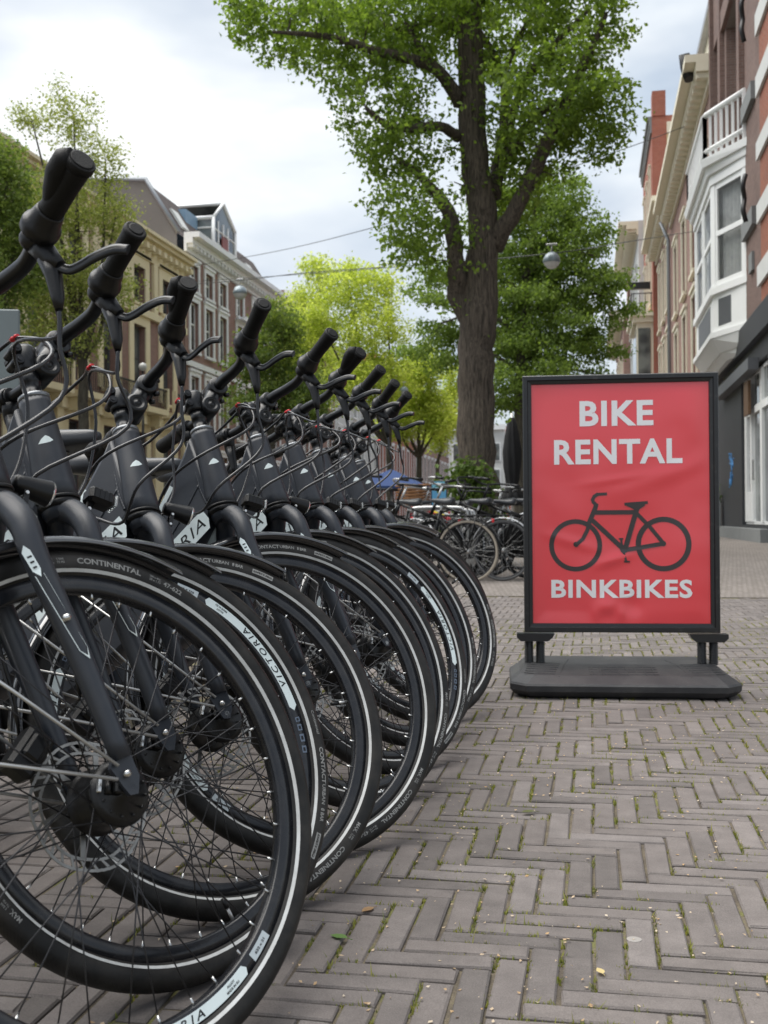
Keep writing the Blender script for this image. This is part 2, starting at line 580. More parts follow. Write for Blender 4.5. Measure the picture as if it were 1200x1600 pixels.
def wheel_templates():
    T['tyre'] = tyre_template()
    mb = MB()
    mb.lathe([(0.2935, -0.0075), (0.2965, -0.0103), (0.3165, -0.0127), (0.3172, -0.0100), (0.3172, 0.0100), (0.3165, 0.0127), (0.2965, 0.0103), (0.2935, 0.0075)], 96, closed=True)
    T['rim'] = tmpl(mb, 'front_wheel', 'rim')
    mb = MB()
    for sd in (-1, 1): ring(mb, 0.3206, 0.3252, side_h, 0, 2 * math.pi, 112, sd, 0.0006)
    T['stripe'] = tmpl(mb, 'reflective_stripe', 'stripe')
    # spokes, one template per (side, crossing); two materials: spoke and nipple
    for i, (sd, cr) in enumerate(((-1, 1), (-1, -1), (1, 1), (1, -1))):
        mb = MB()
        a = cr * R(48)
        p0 = (0.043 * math.cos(a), sd * 0.030, 0.043 * math.sin(a))
        p1 = (0.2835, sd * 0.0045, 0)
        p2 = (0.2975, sd * 0.003, 0)
        mb.tube([p0, p1], 0.00115, 5, 0)
        mb.tube([p1, p2], [0.0018, 0.0024], 6, 1)
        T['spoke%d' % i] = tmpl(mb, 'spoke', ['darksteel', 'steel'])
    mb = MB()
    for k in range(36):
        sd = -1 if k % 2 else 1
        cr = 1 if (k // 2) % 2 else -1
        an = 2 * math.pi * k / 36
        a = an + cr * R(48)
        mb.tube([(0.04 * math.cos(a), sd * 0.03, 0.04 * math.sin(a)), (0.297 * math.cos(an), sd * 0.003, 0.297 * math.sin(an))], 0.00115, 4)
    T['spokes'] = tmpl(mb, 'spokes', 'darksteel')
    # hub motor
    mb = MB()
    mb.lathe([(0.0, -0.046), (0.018, -0.046), (0.020, -0.040), (0.050, -0.039), (0.055, -0.036), (0.0585, -0.033), (0.0615, -0.030), (0.0615, -0.027), (0.057, -0.025), (0.0555, -0.012), (0.0555, 0.012), (0.057, 0.025), (0.0615, 0.027), (0.0615, 0.030), (0.057, 0.034), (0.030, 0.039), (0.0, 0.040)], 40)
    mb.cbox(-0.03, -0.012, -0.058, -0.040, -0.012, 0.012, 0.003)
    mb.tube([(-0.035, -0.043, -0.012), (-0.035, -0.043, 0.012)], 0.006, 8)
    for k in range(12):
        a = k * math.pi / 6
        mb.lathe([(0.0, -0.042), (0.0025, -0.042), (0.003, -0.038)], 6, (0.046 * math.cos(a), 0, 0.046 * math.sin(a)))
    mb.v = [(x * 0.74, y, z * 0.74) for x, y, z in mb.v]
    T['hub'] = tmpl(mb, 'hub_motor', 'black')
    mb = MB()
    mb.lathe([(0.0, -0.064), (0.006, -0.064), (0.007, -0.058), (0.009, -0.058), (0.009, -0.046)], 6, smooth=False)
    mb.cbox(-0.045, -0.040, -0.052, -0.046, -0.010, 0.012, 0.001)
    T['axle'] = tmpl(mb, 'axle_nut', 'steel')
    # brake disc
    mb = MB()
    def flat(r0, r1, a0, a1, a0b, a1b, y=0.0445):
        v = [(r0 * math.cos(a0), y, r0 * math.sin(a0)), (r0 * math.cos(a1), y, r0 * math.sin(a1)), (r1 * math.cos(a1b), y, r1 * math.sin(a1b)), (r1 * math.cos(a0b), y, r1 * math.sin(a0b))]
        w = [(x, y + 0.0018, z) for x, _, z in v]
        mb.add(v + w, [(0, 1, 2, 3), (7, 6, 5, 4), (0, 4, 5, 1), (2, 6, 7, 3), (1, 5, 6, 2), (3, 7, 4, 0)])
    N = 60
    for k in range(N):
        a0, a1 = 2 * math.pi * k / N, 2 * math.pi * (k + 1) / N
        wv = 0.0012 * math.cos(6 * a0)
        flat(0.0860 + wv, 0.0900 + wv, a0, a1, a0, a1)
        flat(0.0715 + wv, 0.0755 + wv, a0, a1, a0, a1)
        if k % 2 == 0: flat(0.0755, 0.0860, a0, a0 + R(3), a0 + R(5), a0 + R(8))
    for k in range(6):
        a = k * math.pi / 3
        flat(0.025, 0.0725, a, a + R(16), a + R(24), a + R(31))
    mb.lathe([(0.018, 0.0445), (0.03, 0.0445), (0.03, 0.0465), (0.018, 0.0465)], 24, closed=True)
    T['disc'] = tmpl(mb, 'brake_disc', mat('disc_steel', (0.30, 0.29, 0.27), 0.35, 0.9, var=0.4, vscale=40))
    # valve
    mb = MB()
    mb.tube([(-0.294, 0, 0), (-0.272, 0, 0)], 0.003, 7, 0)
    mb.tube([(-0.273, 0, 0), (-0.256, 0, 0)], [0.0048, 0.0036], 7, 1)
    T['valve'] = tmpl(mb, 'valve', ['stay', 'black'])
    # rim decal: white band with lettering, starts at angle 0 and runs 50 degrees counter-clockwise
    mb = MB()
    r0, r1 = 0.2990, 0.3142
    seg = 24
    v = []; f = []
    for k in range(seg + 1):
        a = R(50) * k / seg
        tip = R(1.6) if k == 0 else (-R(1.0) if k == seg else 0)
        for i, (r, da) in enumerate(((r0, tip), ((r0 + r1) / 2, 0), (r1, tip))):
            aa = a + da
            v.append((r * math.cos(aa), -(rim_h(r) + 0.0004), r * math.sin(aa)))
    for k in range(seg):
        for i in (0, 1): f.append((3 * k + i, 3 * k + i + 1, 3 * k + i + 4, 3 * k + i + 3))
    mb.add(v, f, 0)
    def polar_in(th, r_, hf, off):
        return lambda x, y: ((r_ - y) * math.cos(th + x / r_), -(hf(r_ - y) + off), (r_ - y) * math.sin(th + x / r_))
    def polar_out(th, r_, hf, off):
        return lambda x, y: ((r_ + y) * math.cos(th - x / r_), -(hf(r_ + y) + off), (r_ + y) * math.sin(th - x / r_))
    t = text2d('VICTORIA', 0.0150, 0.00015, 0.25, 1.45)
    add_text(mb, t, polar_in(R(21), 0.3066, rim_h, 0.0008), 1, sx=0.128 / t[2], sy=0.0112 / t[3])
    t = text2d('ALLOY', 0.004, 0.0001)
    add_text(mb, t, polar_in(R(43.5), 0.3040, rim_h, 0.0008), 1, sy=0.0035 / t[3], sx=0.016 / t[2])
    t = text2d('MADE IN EU', 0.004, 0.0001)
    add_text(mb, t, polar_in(R(43.5), 0.3098, rim_h, 0.0008), 1, sy=0.0035 / t[3], sx=0.026 / t[2])
    # size pill
    ring(mb, 0.3000, 0.3135, rim_h, R(53), R(61), 6, -1, 0.0004, 2)
    t = text2d('622 x 21', 0.004, 0.0001)
    add_text(mb, t, polar_in(R(57), 0.3068, rim_h, 0.0008), 1, sy=0.004 / t[3], sx=0.026 / t[2])
    # small marks past the other end
    for a, w in ((-3.2, 1.6), (-6.0, 2.2), (-9.6, 2.6), (-13.5, 2.4)):
        ring(mb, 0.3022, 0.3110, rim_h, R(a - w / 2), R(a + w / 2), 3, -1, 0.0004, 3)
        ring(mb, 0.3044, 0.3088, rim_h, R(a - w / 4), R(a + w / 4), 2, -1, 0.0007, 1)
    T['decal'] = tmpl(mb, 'rim_decal', ['white', 'black', mat('pill_grey', (0.45, 0.50, 0.52), 0.4), mat('mark_blue', (0.10, 0.13, 0.18), 0.4)])
    # tyre lettering
    mb = MB()
    def tl(body, deg, r_, h, w, mi=0, wt=0.00012):
        t = text2d(body, 0.011, wt)
        add_text(mb, t, polar_out(R(deg), r_, side_h, 0.0007), mi, sx=w / t[2], sy=h / t[3])
    tl('CONTINENTAL', 0, 0.3360, 0.0088, 0.108, 0, 0.0003)
    tl('700 x 47C', -13.5, 0.3388, 0.0036, 0.020)
    tl('28 x 1.75', -13.5, 0.3338, 0.0036, 0.020)
    tl('47-622', -19.0, 0.3360, 0.0078, 0.034, 0, 0.0002)
    tl('MAX.', 17.5, 0.3360, 0.0078, 0.022, 0, 0.0002)
    tl('5 BAR', 13.8, 0.3388, 0.0034, 0.012)
    tl('73 PSI', 13.8, 0.3338, 0.0034, 0.012)
    T['lettering'] = tmpl(mb, 'tyre_lettering', ['midgrey', 'rubber'])
    mb = MB()
    tl('CONTACT', 150, 0.3366, 0.0090, 0.066, 0, 0.0003)
    tl('URBAN', 141, 0.3366, 0.0076, 0.036, 0, 0.0002)
    tl('8 BAR', 134.6, 0.3366, 0.0076, 0.024, 0, 0.0003)
    tl('Continental', 163.5, 0.3372, 0.0062, 0.044)
    T['lettering2'] = tmpl(mb, 'tyre_lettering', ['midgrey', 'rubber'])
    mb = MB(); ring(mb, 0.3318, 0.3415, side_h, R(121), R(129), 8, -1, 0.0006, 0)
    tl('SAFETY PRO', 125, 0.3366, 0.0048, 0.042, 1)
    T['lettering3'] = tmpl(mb, 'tyre_label', ['midgrey', 'rubber'])

wheel_templates()

def lerp(a, b_, t): return Vector(a) * (1 - t) + Vector(b_) * t

def shrink(mb, k, c, d=(0, 0, 0)):
    mb.v = [tuple(c[i] + (p[i] - c[i]) * k + d[i] for i in range(3)) for p in mb.v]

def steer_templates():
    # fork: unicrown with two raked legs
    mb = MB()
    mb.tube([axp(0.452), axp(0.430), axp(0.415)], [0.032, 0.031, 0.026], 18)
    for sd in (-1, 1):
        path = smooth_path([axp(0.435) + Vector((0.0, sd * 0.008, 0)), axp(0.418) + Vector((0.012, sd * 0.030, 0)), axp(0.385) + Vector((0.012, sd * 0.052, 0)), axp(0.33) + Vector((0.012, sd * 0.060, 0)), (-0.085, sd * 0.063, 0.505), (-0.020, sd * 0.063, 0.392)], 5)
        n_ = len(path)
        mb.tube(path, [0.0235 - 0.0095 * (i / (n_ - 1)) ** 1.2 for i in range(n_)], 14, up=(0, 1, 0))
        # dropout: forged plate
        poly = [(-0.030, 0.405), (-0.012, 0.408), (0.008, 0.374), (0.008, 0.350), (-0.004, 0.346), (-0.014, 0.354), (-0.036, 0.376)]
        mb.prism(poly, lambda u, w, t, sd=sd: (u, sd * 0.060 + t, w), -0.004, 0.004)
    T['fork'] = tmpl(mb, 'front_fork', 'frame')
    mb = MB()     # hexagon badge and outlined sticker on the right leg
    def leg_pt(t, w):     # t along the leg 0..1 from upper to lower, w across
        a, b_ = Vector((-0.198, -0.0605, 0.640)), Vector((-0.085, -0.063, 0.505))
        d = (b_ - a).normalized()
        c = a + (b_ - a) * t
        fwd = Vector((d.z, 0, -d.x)) * -1
        ang = w
        rr = 0.0196 - 0.0022 * t
        return c + fwd * (rr * math.sin(ang)) + Vector((0, -1, 0)) * (rr * math.cos(ang))
    def strip(pts, mi):
        mb.add([leg_pt(*p) for p in pts], [tuple(range(len(pts)))], mi)
    strip([(0.02, -0.30), (-0.03, 0.1), (0.02, 0.5), (0.18, 0.5), (0.24, 0.1), (0.18, -0.3)], 0)
    for w0, w1 in ((-0.34, -0.28), (0.50, 0.56)): 
        for k in range(5): strip([(0.22 + 0.13 * k, w0), (0.22 + 0.13 * k, w1), (0.35 + 0.13 * k, w1), (0.35 + 0.13 * k, w0)], 0)
    strip([(0.87, -0.34), (0.87, -0.28), (0.93, 0.10), (0.96, 0.10)], 0)
    strip([(0.87, 0.56), (0.87, 0.50), (0.93, 0.10), (0.96, 0.10)], 0)
    for k in range(3): strip([(0.06 + 0.045 * k, -0.12), (0.06 + 0.045 * k, 0.3 - 0.05 * k), (0.075 + 0.045 * k, 0.32 - 0.05 * k), (0.075 + 0.045 * k, -0.12)], 1)
    for v_ in range(len(mb.v)):
        p = Vector(mb.v[v_]); mb.v[v_] = tuple(p + Vector((0.0004, -0.0008, 0.0002)))
    T['fork_sticker'] = tmpl(mb, 'fork_sticker', ['white', 'black'])
    mb = MB()
    for sd in (-1, 1):
        for (x, z) in ((-0.128, 0.560),):
            mb.lathe([(0.0, sd * 0.088), (0.004, sd * 0.087), (0.006, sd * 0.083), (0.006, sd * 0.077)], 10, (x, 0, z))
        mb.lathe([(0.0, sd * 0.074), (0.004, sd * 0.073), (0.0055, sd * 0.070), (0.0055, sd * 0.064)], 10, (-0.014, 0, 0.372))
    T['fork_bolt'] = tmpl(mb, 'fork_bolt', 'steel')
    # fender
    mb = MB()
    ws = [-1, -0.8, -0.45, 0, 0.45, 0.8, 1]
    prof = [(0.3790 - 0.013 * w ** 4 - 0.003 * w * w, w * 0.030) for w in ws] + [(0.3770 - 0.013 * w ** 4 - 0.003 * w * w, w * 0.0285) for w in ws[::-1]]
    mb.lathe(prof, 44, (0, 0, HUB_Z), closed=True, a0=R(76), a1=R(204))
    T['fender'] = tmpl(mb, 'front_fender', 'gloss')
    for i, (sd, deg) in enumerate(((-1, 152), (-1, 180), (1, 152), (1, 180))):
        mb = MB()
        e = (0.372 * math.cos(R(deg)), sd * 0.030, HUB_Z + 0.372 * math.sin(R(deg)))
        s_ = Vector((-0.028, sd * 0.069, 0.380 if deg == 152 else 0.362))
        mb.tube([s_, lerp(s_, e, 0.5) + Vector((0, sd * 0.004, 0)), e], 0.0026, 6)
        T['stay%d' % i] = tmpl(mb, 'fender_stay', 'stay')
    # caliper on the left leg
    mb = MB()
    M_ = Matrix.Translation((-0.098, 0.056, 0.415)) @ Matrix.Rotation(R(28), 4, 'Y')
    mb.cbox(-0.020, 0.022, -0.022, 0.014, -0.035, 0.035, 0.006, 0, M_)
    mb.cbox(-0.012, 0.014, -0.030, 0.022, -0.014, 0.024, 0.004, 0, M_)
    mb.tube([(-0.098, 0.075, 0.44), (-0.115, 0.07, 0.50), (-0.155, 0.066, 0.58), (-0.19, 0.06, 0.66)], 0.0026, 6)
    T['caliper'] = tmpl(mb, 'brake_caliper', 'black')
    # headlights
    mb = MB()
    mb.lathe([(0.0, -0.046), (0.016, -0.045), (0.021, -0.038), (0.0225, -0.02), (0.027, 0.010), (0.031, 0.036), (0.0315, 0.040)], 22, (-0.118, 0, 0.802), 'X', 0)
    mb.lathe([(0.0315, 0.040), (0.029, 0.046), (0.0, 0.048)], 22, (-0.118, 0, 0.802), 'X', 1)
    mb.box(-0.140, -0.128, -0.0165, -0.014, 0.735, 0.785, 0); mb.box(-0.140, -0.128, 0.014, 0.0165, 0.735, 0.785, 0)
    mb.tube([(-0.135, 0, 0.740), (-0.165, 0, 0.735), (-0.205, 0, 0.742)], 0.009, 8, 0)
    for z in (0.742, 0.778): mb.tube([(-0.134, -0.020, z), (-0.134, 0.020, z)], 0.0042, 8, 2)
    shrink(mb, 0.66, (-0.205, 0, 0.742), (-0.006, 0.012, 0.012))
    T['light_cone'] = tmpl(mb, 'headlight', ['black', 'lens', 'steel'])
    mb = MB()
    mb.cbox(-0.150, -0.085, -0.024, 0.024, 0.782, 0.822, 0.009, 0)
    mb.cbox(-0.0845, -0.078, -0.020, 0.020, 0.787, 0.817, 0.002, 1)
    for k in range(4): mb.box(-0.138 + 0.012 * k, -0.133 + 0.012 * k, -0.0252, 0.0252, 0.790, 0.814, 0)
    mb.tube([(-0.135, 0, 0.785), (-0.145, 0, 0.752), (-0.205, 0, 0.742)], [0.010, 0.008, 0.009], 8, 0)
    mb.tube([(-0.142, -0.016, 0.760), (-0.142, 0.016, 0.760)], 0.0042, 8, 2)
    shrink(mb, 0.76, (-0.205, 0, 0.742), (-0.010, 0.010, 0.006))
    T['light_box'] = tmpl(mb, 'headlight', ['black', 'lens', 'steel'])
    # stem with pivot
    pv = Vector((-0.294, 0, 0.998))
    bc = Vector((-0.282, 0, 1.060))
    mb = MB()
    mb.tube([axp(0.6465), axp(0.658), axp(0.6585), axp(0.676), axp(0.6765), axp(0.698)], [0.0175, 0.0175, 0.0168, 0.0168, 0.0175, 0.0175], 18, 0)
    mb.tube([axp(0.698), axp(0.702), axp(0.742), axp(0.750)], [0.020, 0.0225, 0.0225, 0.017], 18, 0)
    mb.tube([axp(0.722), pv + Vector((0.004, 0, -0.003))], [0.020, 0.019], 14, 0)
    mb.lathe([(0.0, -0.031), (0.006, -0.031), (0.0065, -0.029), (0.0125, -0.029), (0.013, -0.0315), (0.0205, -0.0305), (0.023, -0.027), (0.023, 0.027), (0.0205, 0.0305), (0.0, 0.031)], 26, pv, 'Y', 0)
    mb.tube([pv, lerp(pv, bc, 0.5), bc], [0.0215, 0.0195, 0.020], 16, 0, sx=1.2, up=(1, 0, 0))
    mb.lathe([(0.0, -0.026), (0.021, -0.026), (0.0235, -0.023), (0.0235, 0.023), (0.021, 0.026), (0.0, 0.026)], 22, bc, 'Y', 0)
    for sy in (-0.016, 0.016):
        mb.tube([bc + Vector((0.020, sy, -0.016)), bc + Vector((0.029, sy, -0.010))], 0.0055, 8, 0)
        mb.tube([bc + Vector((0.016, sy, 0.018)), bc + Vector((0.022, sy, 0.024))], 0.0055, 8, 0)
    for s_ in (0.708, 0.732):
        c = axp(s_) + Vector((-0.022, 0, 0))
        mb.tube([c + Vector((0, -0.020, 0)), c + Vector((0, 0.020, 0))], 0.0085, 12, 0)
        mb.tube([c + Vector((0, -0.0215, 0)), c + Vector((0, -0.019, 0))], 0.0042, 6, 1)
    T['stem'] = tmpl(mb, 'stem', ['alloy', 'darksteel'])
    # handlebar
    half = [(-0.282, -0.0, 1.060), (-0.281, -0.045, 1.060), (-0.274, -0.09, 1.059), (-0.272, -0.135, 1.057), (-0.280, -0.175, 1.056), (-0.2895, -0.205, 1.0575), (-0.302, -0.328, 1.0748)]
    full = [(x, -y, z) for x, y, z in half[::-1]] + half[1:]
    p = smooth_path(full, 4)
    mb = MB()
    mb.tube(p, [0.0142 - 0.0028 * min(1, abs(q.y) / 0.2) for q in p], 14)
    T['bar'] = tmpl(mb, 'handlebar', 'alloy')
    g0, g1 = Vector((-0.2890, -0.200, 1.0568)), Vector((-0.3030, -0.3380, 1.0762))
    for sd in (1, -1):
        fl = lambda q: Vector((q[0], q[1] * sd, q[2]))
        key = 'R' if sd == 1 else 'L'
        # twist shifter / collar
        mb = MB()
        ts = [0.0, 0.03, 0.10, 0.14, 0.16, 0.30, 0.33]
        rs = [0.022, 0.0275, 0.0285, 0.0275, 0.0245, 0.0205, 0.0190]
        if sd == -1: rs = [0.018, 0.020, 0.020, 0.0195, 0.0185, 0.018, 0.0175]
        mb.tube([fl(lerp(g0, g1, t)) for t in ts], rs, 20)
        mb.tube([fl(lerp(g0, g1, -0.16)), fl(lerp(g0, g1, -0.12)), fl(lerp(g0, g1, 0.0))], [0.0165, 0.0195, 0.0195], 14)
        T['collar' + key] = tmpl(mb, 'twist_shifter' if sd == 1 else 'grip_collar', 'black')
        # plain grip
        mb = MB()
        ts = [0.31, 0.325, 0.345, 0.6, 0.90, 0.95, 0.985, 1.0]
        rs = [0.0175, 0.0185, 0.0172, 0.0172, 0.0182, 0.0196, 0.0192, 0.0165]
        mb.tube([fl(lerp(g0, g1, t)) for t in ts], rs, 20)
        mb.tube([fl(lerp(g0, g1, t)) for t in (0.99, 1.006, 1.012)], [0.0125, 0.0125, 0.0105], 18)
        T['grip' + key] = tmpl(mb, 'grip', 'rubber')
        # ergonomic grip with a wing behind and a capped clamp end
        mb = MB()
        ts = [0.31, 0.34, 0.5, 0.7, 0.88, 0.93]
        mb.tube([fl(lerp(g0, g1, t)) for t in ts], [0.0172, 0.0180, 0.0175, 0.0178, 0.0185, 0.0185], 20)
        mb.tube([fl(lerp(g0, g1, t)) for t in (0.92, 0.925, 1.0, 1.01)], [0.0190, 0.0205, 0.0205, 0.0190], 22)
        mb.tube([fl(lerp(g0, g1, t)) for t in (1.0, 1.018, 1.022)], [0.0165, 0.0165, 0.0150], 20)
        wv = Vector((-0.011, 0, 0.003))
        mb.tube([fl(lerp(g0, g1, t) + wv * k_) for t, k_ in ((0.36, 0.2), (0.55, 0.9), (0.75, 1.5), (0.90, 1.6), (0.97, 1.0))], [0.012, 0.0155, 0.0178, 0.0165, 0.013], 16)
        T['ergo' + key] = tmpl(mb, 'grip', 'rubber')
        # brake lever: clamp, housing, blade
        mb = MB()
        mb.tube([fl((-0.282, -0.178, 1.0565)), fl((-0.2880, -0.198, 1.0570))], 0.0175, 14, 0)
        mb.tube([fl((-0.281, -0.188, 1.050)), fl((-0.273, -0.196, 1.036)), fl((-0.264, -0.203, 1.020)), fl((-0.255, -0.212, 1.008))], [0.017, 0.0165, 0.0145, 0.010], 12, 0)
        mb.tube([fl((-0.268, -0.196, 1.026)), fl((-0.258, -0.200, 1.000)), fl((-0.248, -0.200, 0.965)), fl((-0.244, -0.200, 0.945))], [0.0145, 0.0125, 0.0095, 0.0055], 12, 0)
        blade = smooth_path([fl(q) for q in ((-0.262, -0.206, 1.012), (-0.248, -0.222, 1.000), (-0.242, -0.242, 0.996), (-0.236, -0.270, 0.996), (-0.226, -0.300, 0.995), (-0.213, -0.318, 0.990))], 5)
        nb = len(blade)
        mb.tube(blade, [0.0075 + 0.002 * math.sin(3.0 * i / nb) if i < nb - 3 else 0.0085 for i in range(nb)], 10, 1, sx=0.5, up=(0, 0, 1))
        T['lever' + key] = tmpl(mb, 'brake_lever', ['black', 'alloy'])
    # bell and display
    mb = MB()
    mb.tube([(-0.281, 0.052, 1.060), (-0.281, 0.066, 1.060)], 0.019, 14, 0)
    mb.lathe([(0.0, 0.034), (0.010, 0.033), (0.017, 0.026), (0.019, 0.016), (0.019, 0.010)], 18, (-0.281, 0.060, 1.064), 'Z', 0)
    mb.tube([(-0.262, 0.060, 1.076), (-0.246, 0.060, 1.084)], 0.003, 6, 0)
    T['bell'] = tmpl(mb, 'bell', 'alloy')
    mb = MB()
    M_ = Matrix.Translation((-0.298, 0.100, 1.086)) @ Matrix.Rotation(R(-22), 4, 'Y')
    mb.cbox(-0.030, 0.030, -0.024, 0.024, -0.008, 0.010, 0.005, 0, M_)
    mb.cbox(-0.022, 0.024, -0.019, 0.019, 0.0102, 0.0118, 0.0006, 1, M_)
    mb.tube([(-0.276, 0.086, 1.059), (-0.274, 0.114, 1.058)], 0.0185, 12, 0)
    T['display'] = tmpl(mb, 'display', ['black', 'gloss'])

steer_templates()

def pillow(mb, poly, layers, mi=0):
    """closed solid from a 2D (x,z) polygon; layers = [(y, inset)]"""
    n = len(poly)
    area = sum(poly[i][0] * poly[(i + 1) % n][1] - poly[(i + 1) % n][0] * poly[i][1] for i in range(n))
    sg = 1 if area > 0 else -1
    nrm = []
    for i in range(n):
        p, q, r_ = Vector(poly[i - 1]), Vector(poly[i]), Vector(poly[(i + 1) % n])
        a = (q - p).normalized(); b_ = (r_ - q).normalized()
        m_ = (Vector((-a.y, a.x)) + Vector((-b_.y, b_.x)))
        nrm.append(m_.normalized() * sg)
    v = []
    for y, ins in layers:
        v += [(poly[i][0] + nrm[i].x * ins, y, poly[i][1] + nrm[i].y * ins) for i in range(n)]
    f = []
    L = len(layers)
    for k in range(L - 1):
        for i in range(n):
            j = (i + 1) % n
            q = (k * n + i, k * n + j, (k + 1) * n + j, (k + 1) * n + i)
            f.append(q if sg < 0 else q[::-1])
    f0, f1 = tuple(range(n)), tuple((L - 1) * n + i for i in range(n))
    mb.add(v, f, mi, True)
    mb.add([v[i] for i in f0], [tuple(range(n)) if sg > 0 else tuple(range(n))[::-1]], mi)
    mb.add([v[i] for i in f1], [tuple(range(n))[::-1] if sg > 0 else tuple(range(n))], mi)

def frame_templates():
    mb = MB()
    s0, s1 = 0.447, 0.6425
    mb.tube([axp(s) for s in (s0, s0 + 0.03, s0 + 0.11, s1 - 0.01, s1)], [0.0365, 0.036, 0.0315, 0.0275, 0.0275], 26)
    top = smooth_path([(-0.312, 0, 0.915), (-0.367, 0, 0.785), (-0.435, 0, 0.655), (-0.53, 0, 0.545), (-0.66, 0, 0.465), (-0.80, 0, 0.425)], 3)
    low = smooth_path([(-0.80, 0, 0.265), (-0.70, 0, 0.245), (-0.58, 0, 0.300), (-0.42, 0, 0.435), (-0.31, 0, 0.590), (-0.232, 0, 0.750)], 3)
    poly = [(q.x, q.z) for q in top] + [(q.x, q.z) for q in low]
    pillow(mb, poly, [(-0.031, 0.012), (-0.029, 0.006), (-0.023, 0.0015), (-0.012, 0), (0.012, 0), (0.023, 0.0015), (0.029, 0.006), (0.031, 0.012)])
    mb.tube([(-0.80, 0, 0.29), (-0.868, 0, 0.50), (-0.93, 0, 0.70)], [0.024, 0.018, 0.0175], 16)
    for sd in (-1, 1):
        mb.tube([(-0.79, sd * 0.03, 0.285), (-0.90, sd * 0.050, 0.30), (-1.12, sd * 0.064, HUB_Z)], [0.014, 0.011, 0.009], 10)
        mb.tube([(-0.905, sd * 0.012, 0.63), (-0.95, sd * 0.045, 0.58), (-1.12, sd * 0.064, HUB_Z)], [0.009, 0.0085, 0.008], 10)
    mb.lathe([(0.0, -0.045), (0.030, -0.045), (0.034, -0.040), (0.034, 0.040), (0.030, 0.045), (0.0, 0.045)], 20, (-0.765, 0, 0.285))
    T['frame'] = tmpl(mb, 'frame', 'frame')
    # weld seam where the tubes meet the head tube and each other
    mb = MB()
    def bead(pts, r_):
        p = smooth_path(pts, 14)
        mb.tube(p, [r_ * (1 + 0.16 * math.sin(i * 2.6)) for i in range(len(p))], 7)
    bead([(-0.318, -0.022, 0.90), (-0.290, -0.0275, 0.84), (-0.268, -0.030, 0.79), (-0.246, -0.031, 0.755)], 0.0034)
    bead([(-0.272, -0.031, 0.80), (-0.320, -0.0312, 0.705), (-0.39, -0.0312, 0.595), (-0.48, -0.0312, 0.50)], 0.0024)
    T['weld'] = tmpl(mb, 'weld_seam', 'frame')
    mb = MB()
    mb.tube([axp(s1 - 0.0005), axp(s1 + 0.0075), axp(s1 + 0.010)], [0.0278, 0.0278, 0.0240], 24)
    T['cap'] = tmpl(mb, 'headset_cap', mat('cap_alloy', (0.20, 0.21, 0.22), 0.32, 0.7))
    mb = MB()
    mb.tube([axp(s0 - 0.001), axp(s0 + 0.002), axp(s0 + 0.005)], [0.037, 0.0385, 0.037], 24)
    mb.tube([axp(s0 - 0.014), axp(s0 - 0.008), axp(s0 - 0.002)], [0.033, 0.036, 0.036], 24)
    T['headset'] = tmpl(mb, 'headset_ring', 'black')
    # head badge: swept wing on the right front of the head tube
    mb = MB()
    def ht(s_, ang, off=0.0006):
        r_ = 0.0275 + (0.0315 - 0.0275) * (s1 - s_) / 0.09 + off
        f_ = Vector((math.sin(AL), 0, math.cos(AL)))
        return axp(s_) + (f_ * math.cos(ang) + Vector((0, -1, 0)) * math.sin(ang)) * r_
    pts = [(0.548, 1.25), (0.556, 1.05), (0.562, 0.80), (0.559, 0.62), (0.552, 0.42), (0.549, 0.60), (0.5475, 0.85), (0.5475, 1.05)]
    mb.add([ht(*p) for p in pts], [(0, 1, 7), (1, 2, 6, 7), (2, 3, 5, 6), (3, 4, 5)])
    T['badge'] = tmpl(mb, 'head_badge', 'white')
    # white decal with lettering on the down tube, both sides
    mb = MB()
    for sd in (-1, 1):
        c0, c1 = Vector((-0.240, 0.725)), Vector((-0.425, 0.535))
        d = (c0 - c1).normalized(); nrm = Vector((-d.y, d.x))
        def fn(u, w, off=0.0316, sd=sd, c=(c0 + c1) / 2, d=d, nrm=nrm):
            q = c + d * (u if sd < 0 else -u) + nrm * (w if sd < 0 else -w)
            if sd > 0: q = c + d * -u * -1 + nrm * w
            return (q.x, sd * off, q.y)
        L = (c0 - c1).length / 2
        mb.add([fn(-L, -0.024), (fn(L - 0.012, -0.024)), fn(L, -0.004), fn(L, 0.024), fn(-L + 0.01, 0.024)], [(0, 1, 2, 3, 4) if sd < 0 else (4, 3, 2, 1, 0)], 0)
        if sd < 0:
            t = text2d('VICTORIA', 0.03, 0.0, 0.3, 1.15)
            add_text(mb, t, lambda x, y: fn(x, y, 0.0321), 1, sx=0.235 / t[2], sy=0.026 / t[3])
    T['frame_decal'] = tmpl(mb, 'frame_decal', ['white', 'black'])
    mb = MB()
    a, b_ = Vector((-0.352, -0.0315, 0.800)), Vector((-0.392, -0.0315, 0.715))
    d = (b_ - a).normalized(); nn = Vector((d.z, 0, -d.x))
    mb.add([a - nn * 0.001, a - nn * 0.013, b_ - nn * 0.013, b_ - nn * 0.001], [(0, 1, 2, 3)], 0)
    c = lerp(a, b_, 0.7)
    mb.add([c - nn * 0.004 + Vector((0, -0.0004, 0)), c - nn * 0.009 + Vector((0, -0.0004, 0)), c + d * 0.006 - nn * 0.009 + Vector((0, -0.0004, 0)), c + d * 0.006 - nn * 0.004 + Vector((0, -0.0004, 0))], [(0, 1, 2, 3)], 1)
    T['sticker'] = tmpl(mb, 'frame_sticker', ['white', 'red'])
    # saddle
    mb = MB()
    xs = [-1.105, -1.095, -1.07, -1.02, -0.96, -0.90, -0.86, -0.842, -0.836]
    hw = [0.050, 0.085, 0.100, 0.092, 0.060, 0.036, 0.028, 0.020, 0.008]
    tz = [0.930, 0.940, 0.944, 0.938, 0.931, 0.930, 0.929, 0.924, 0.918]
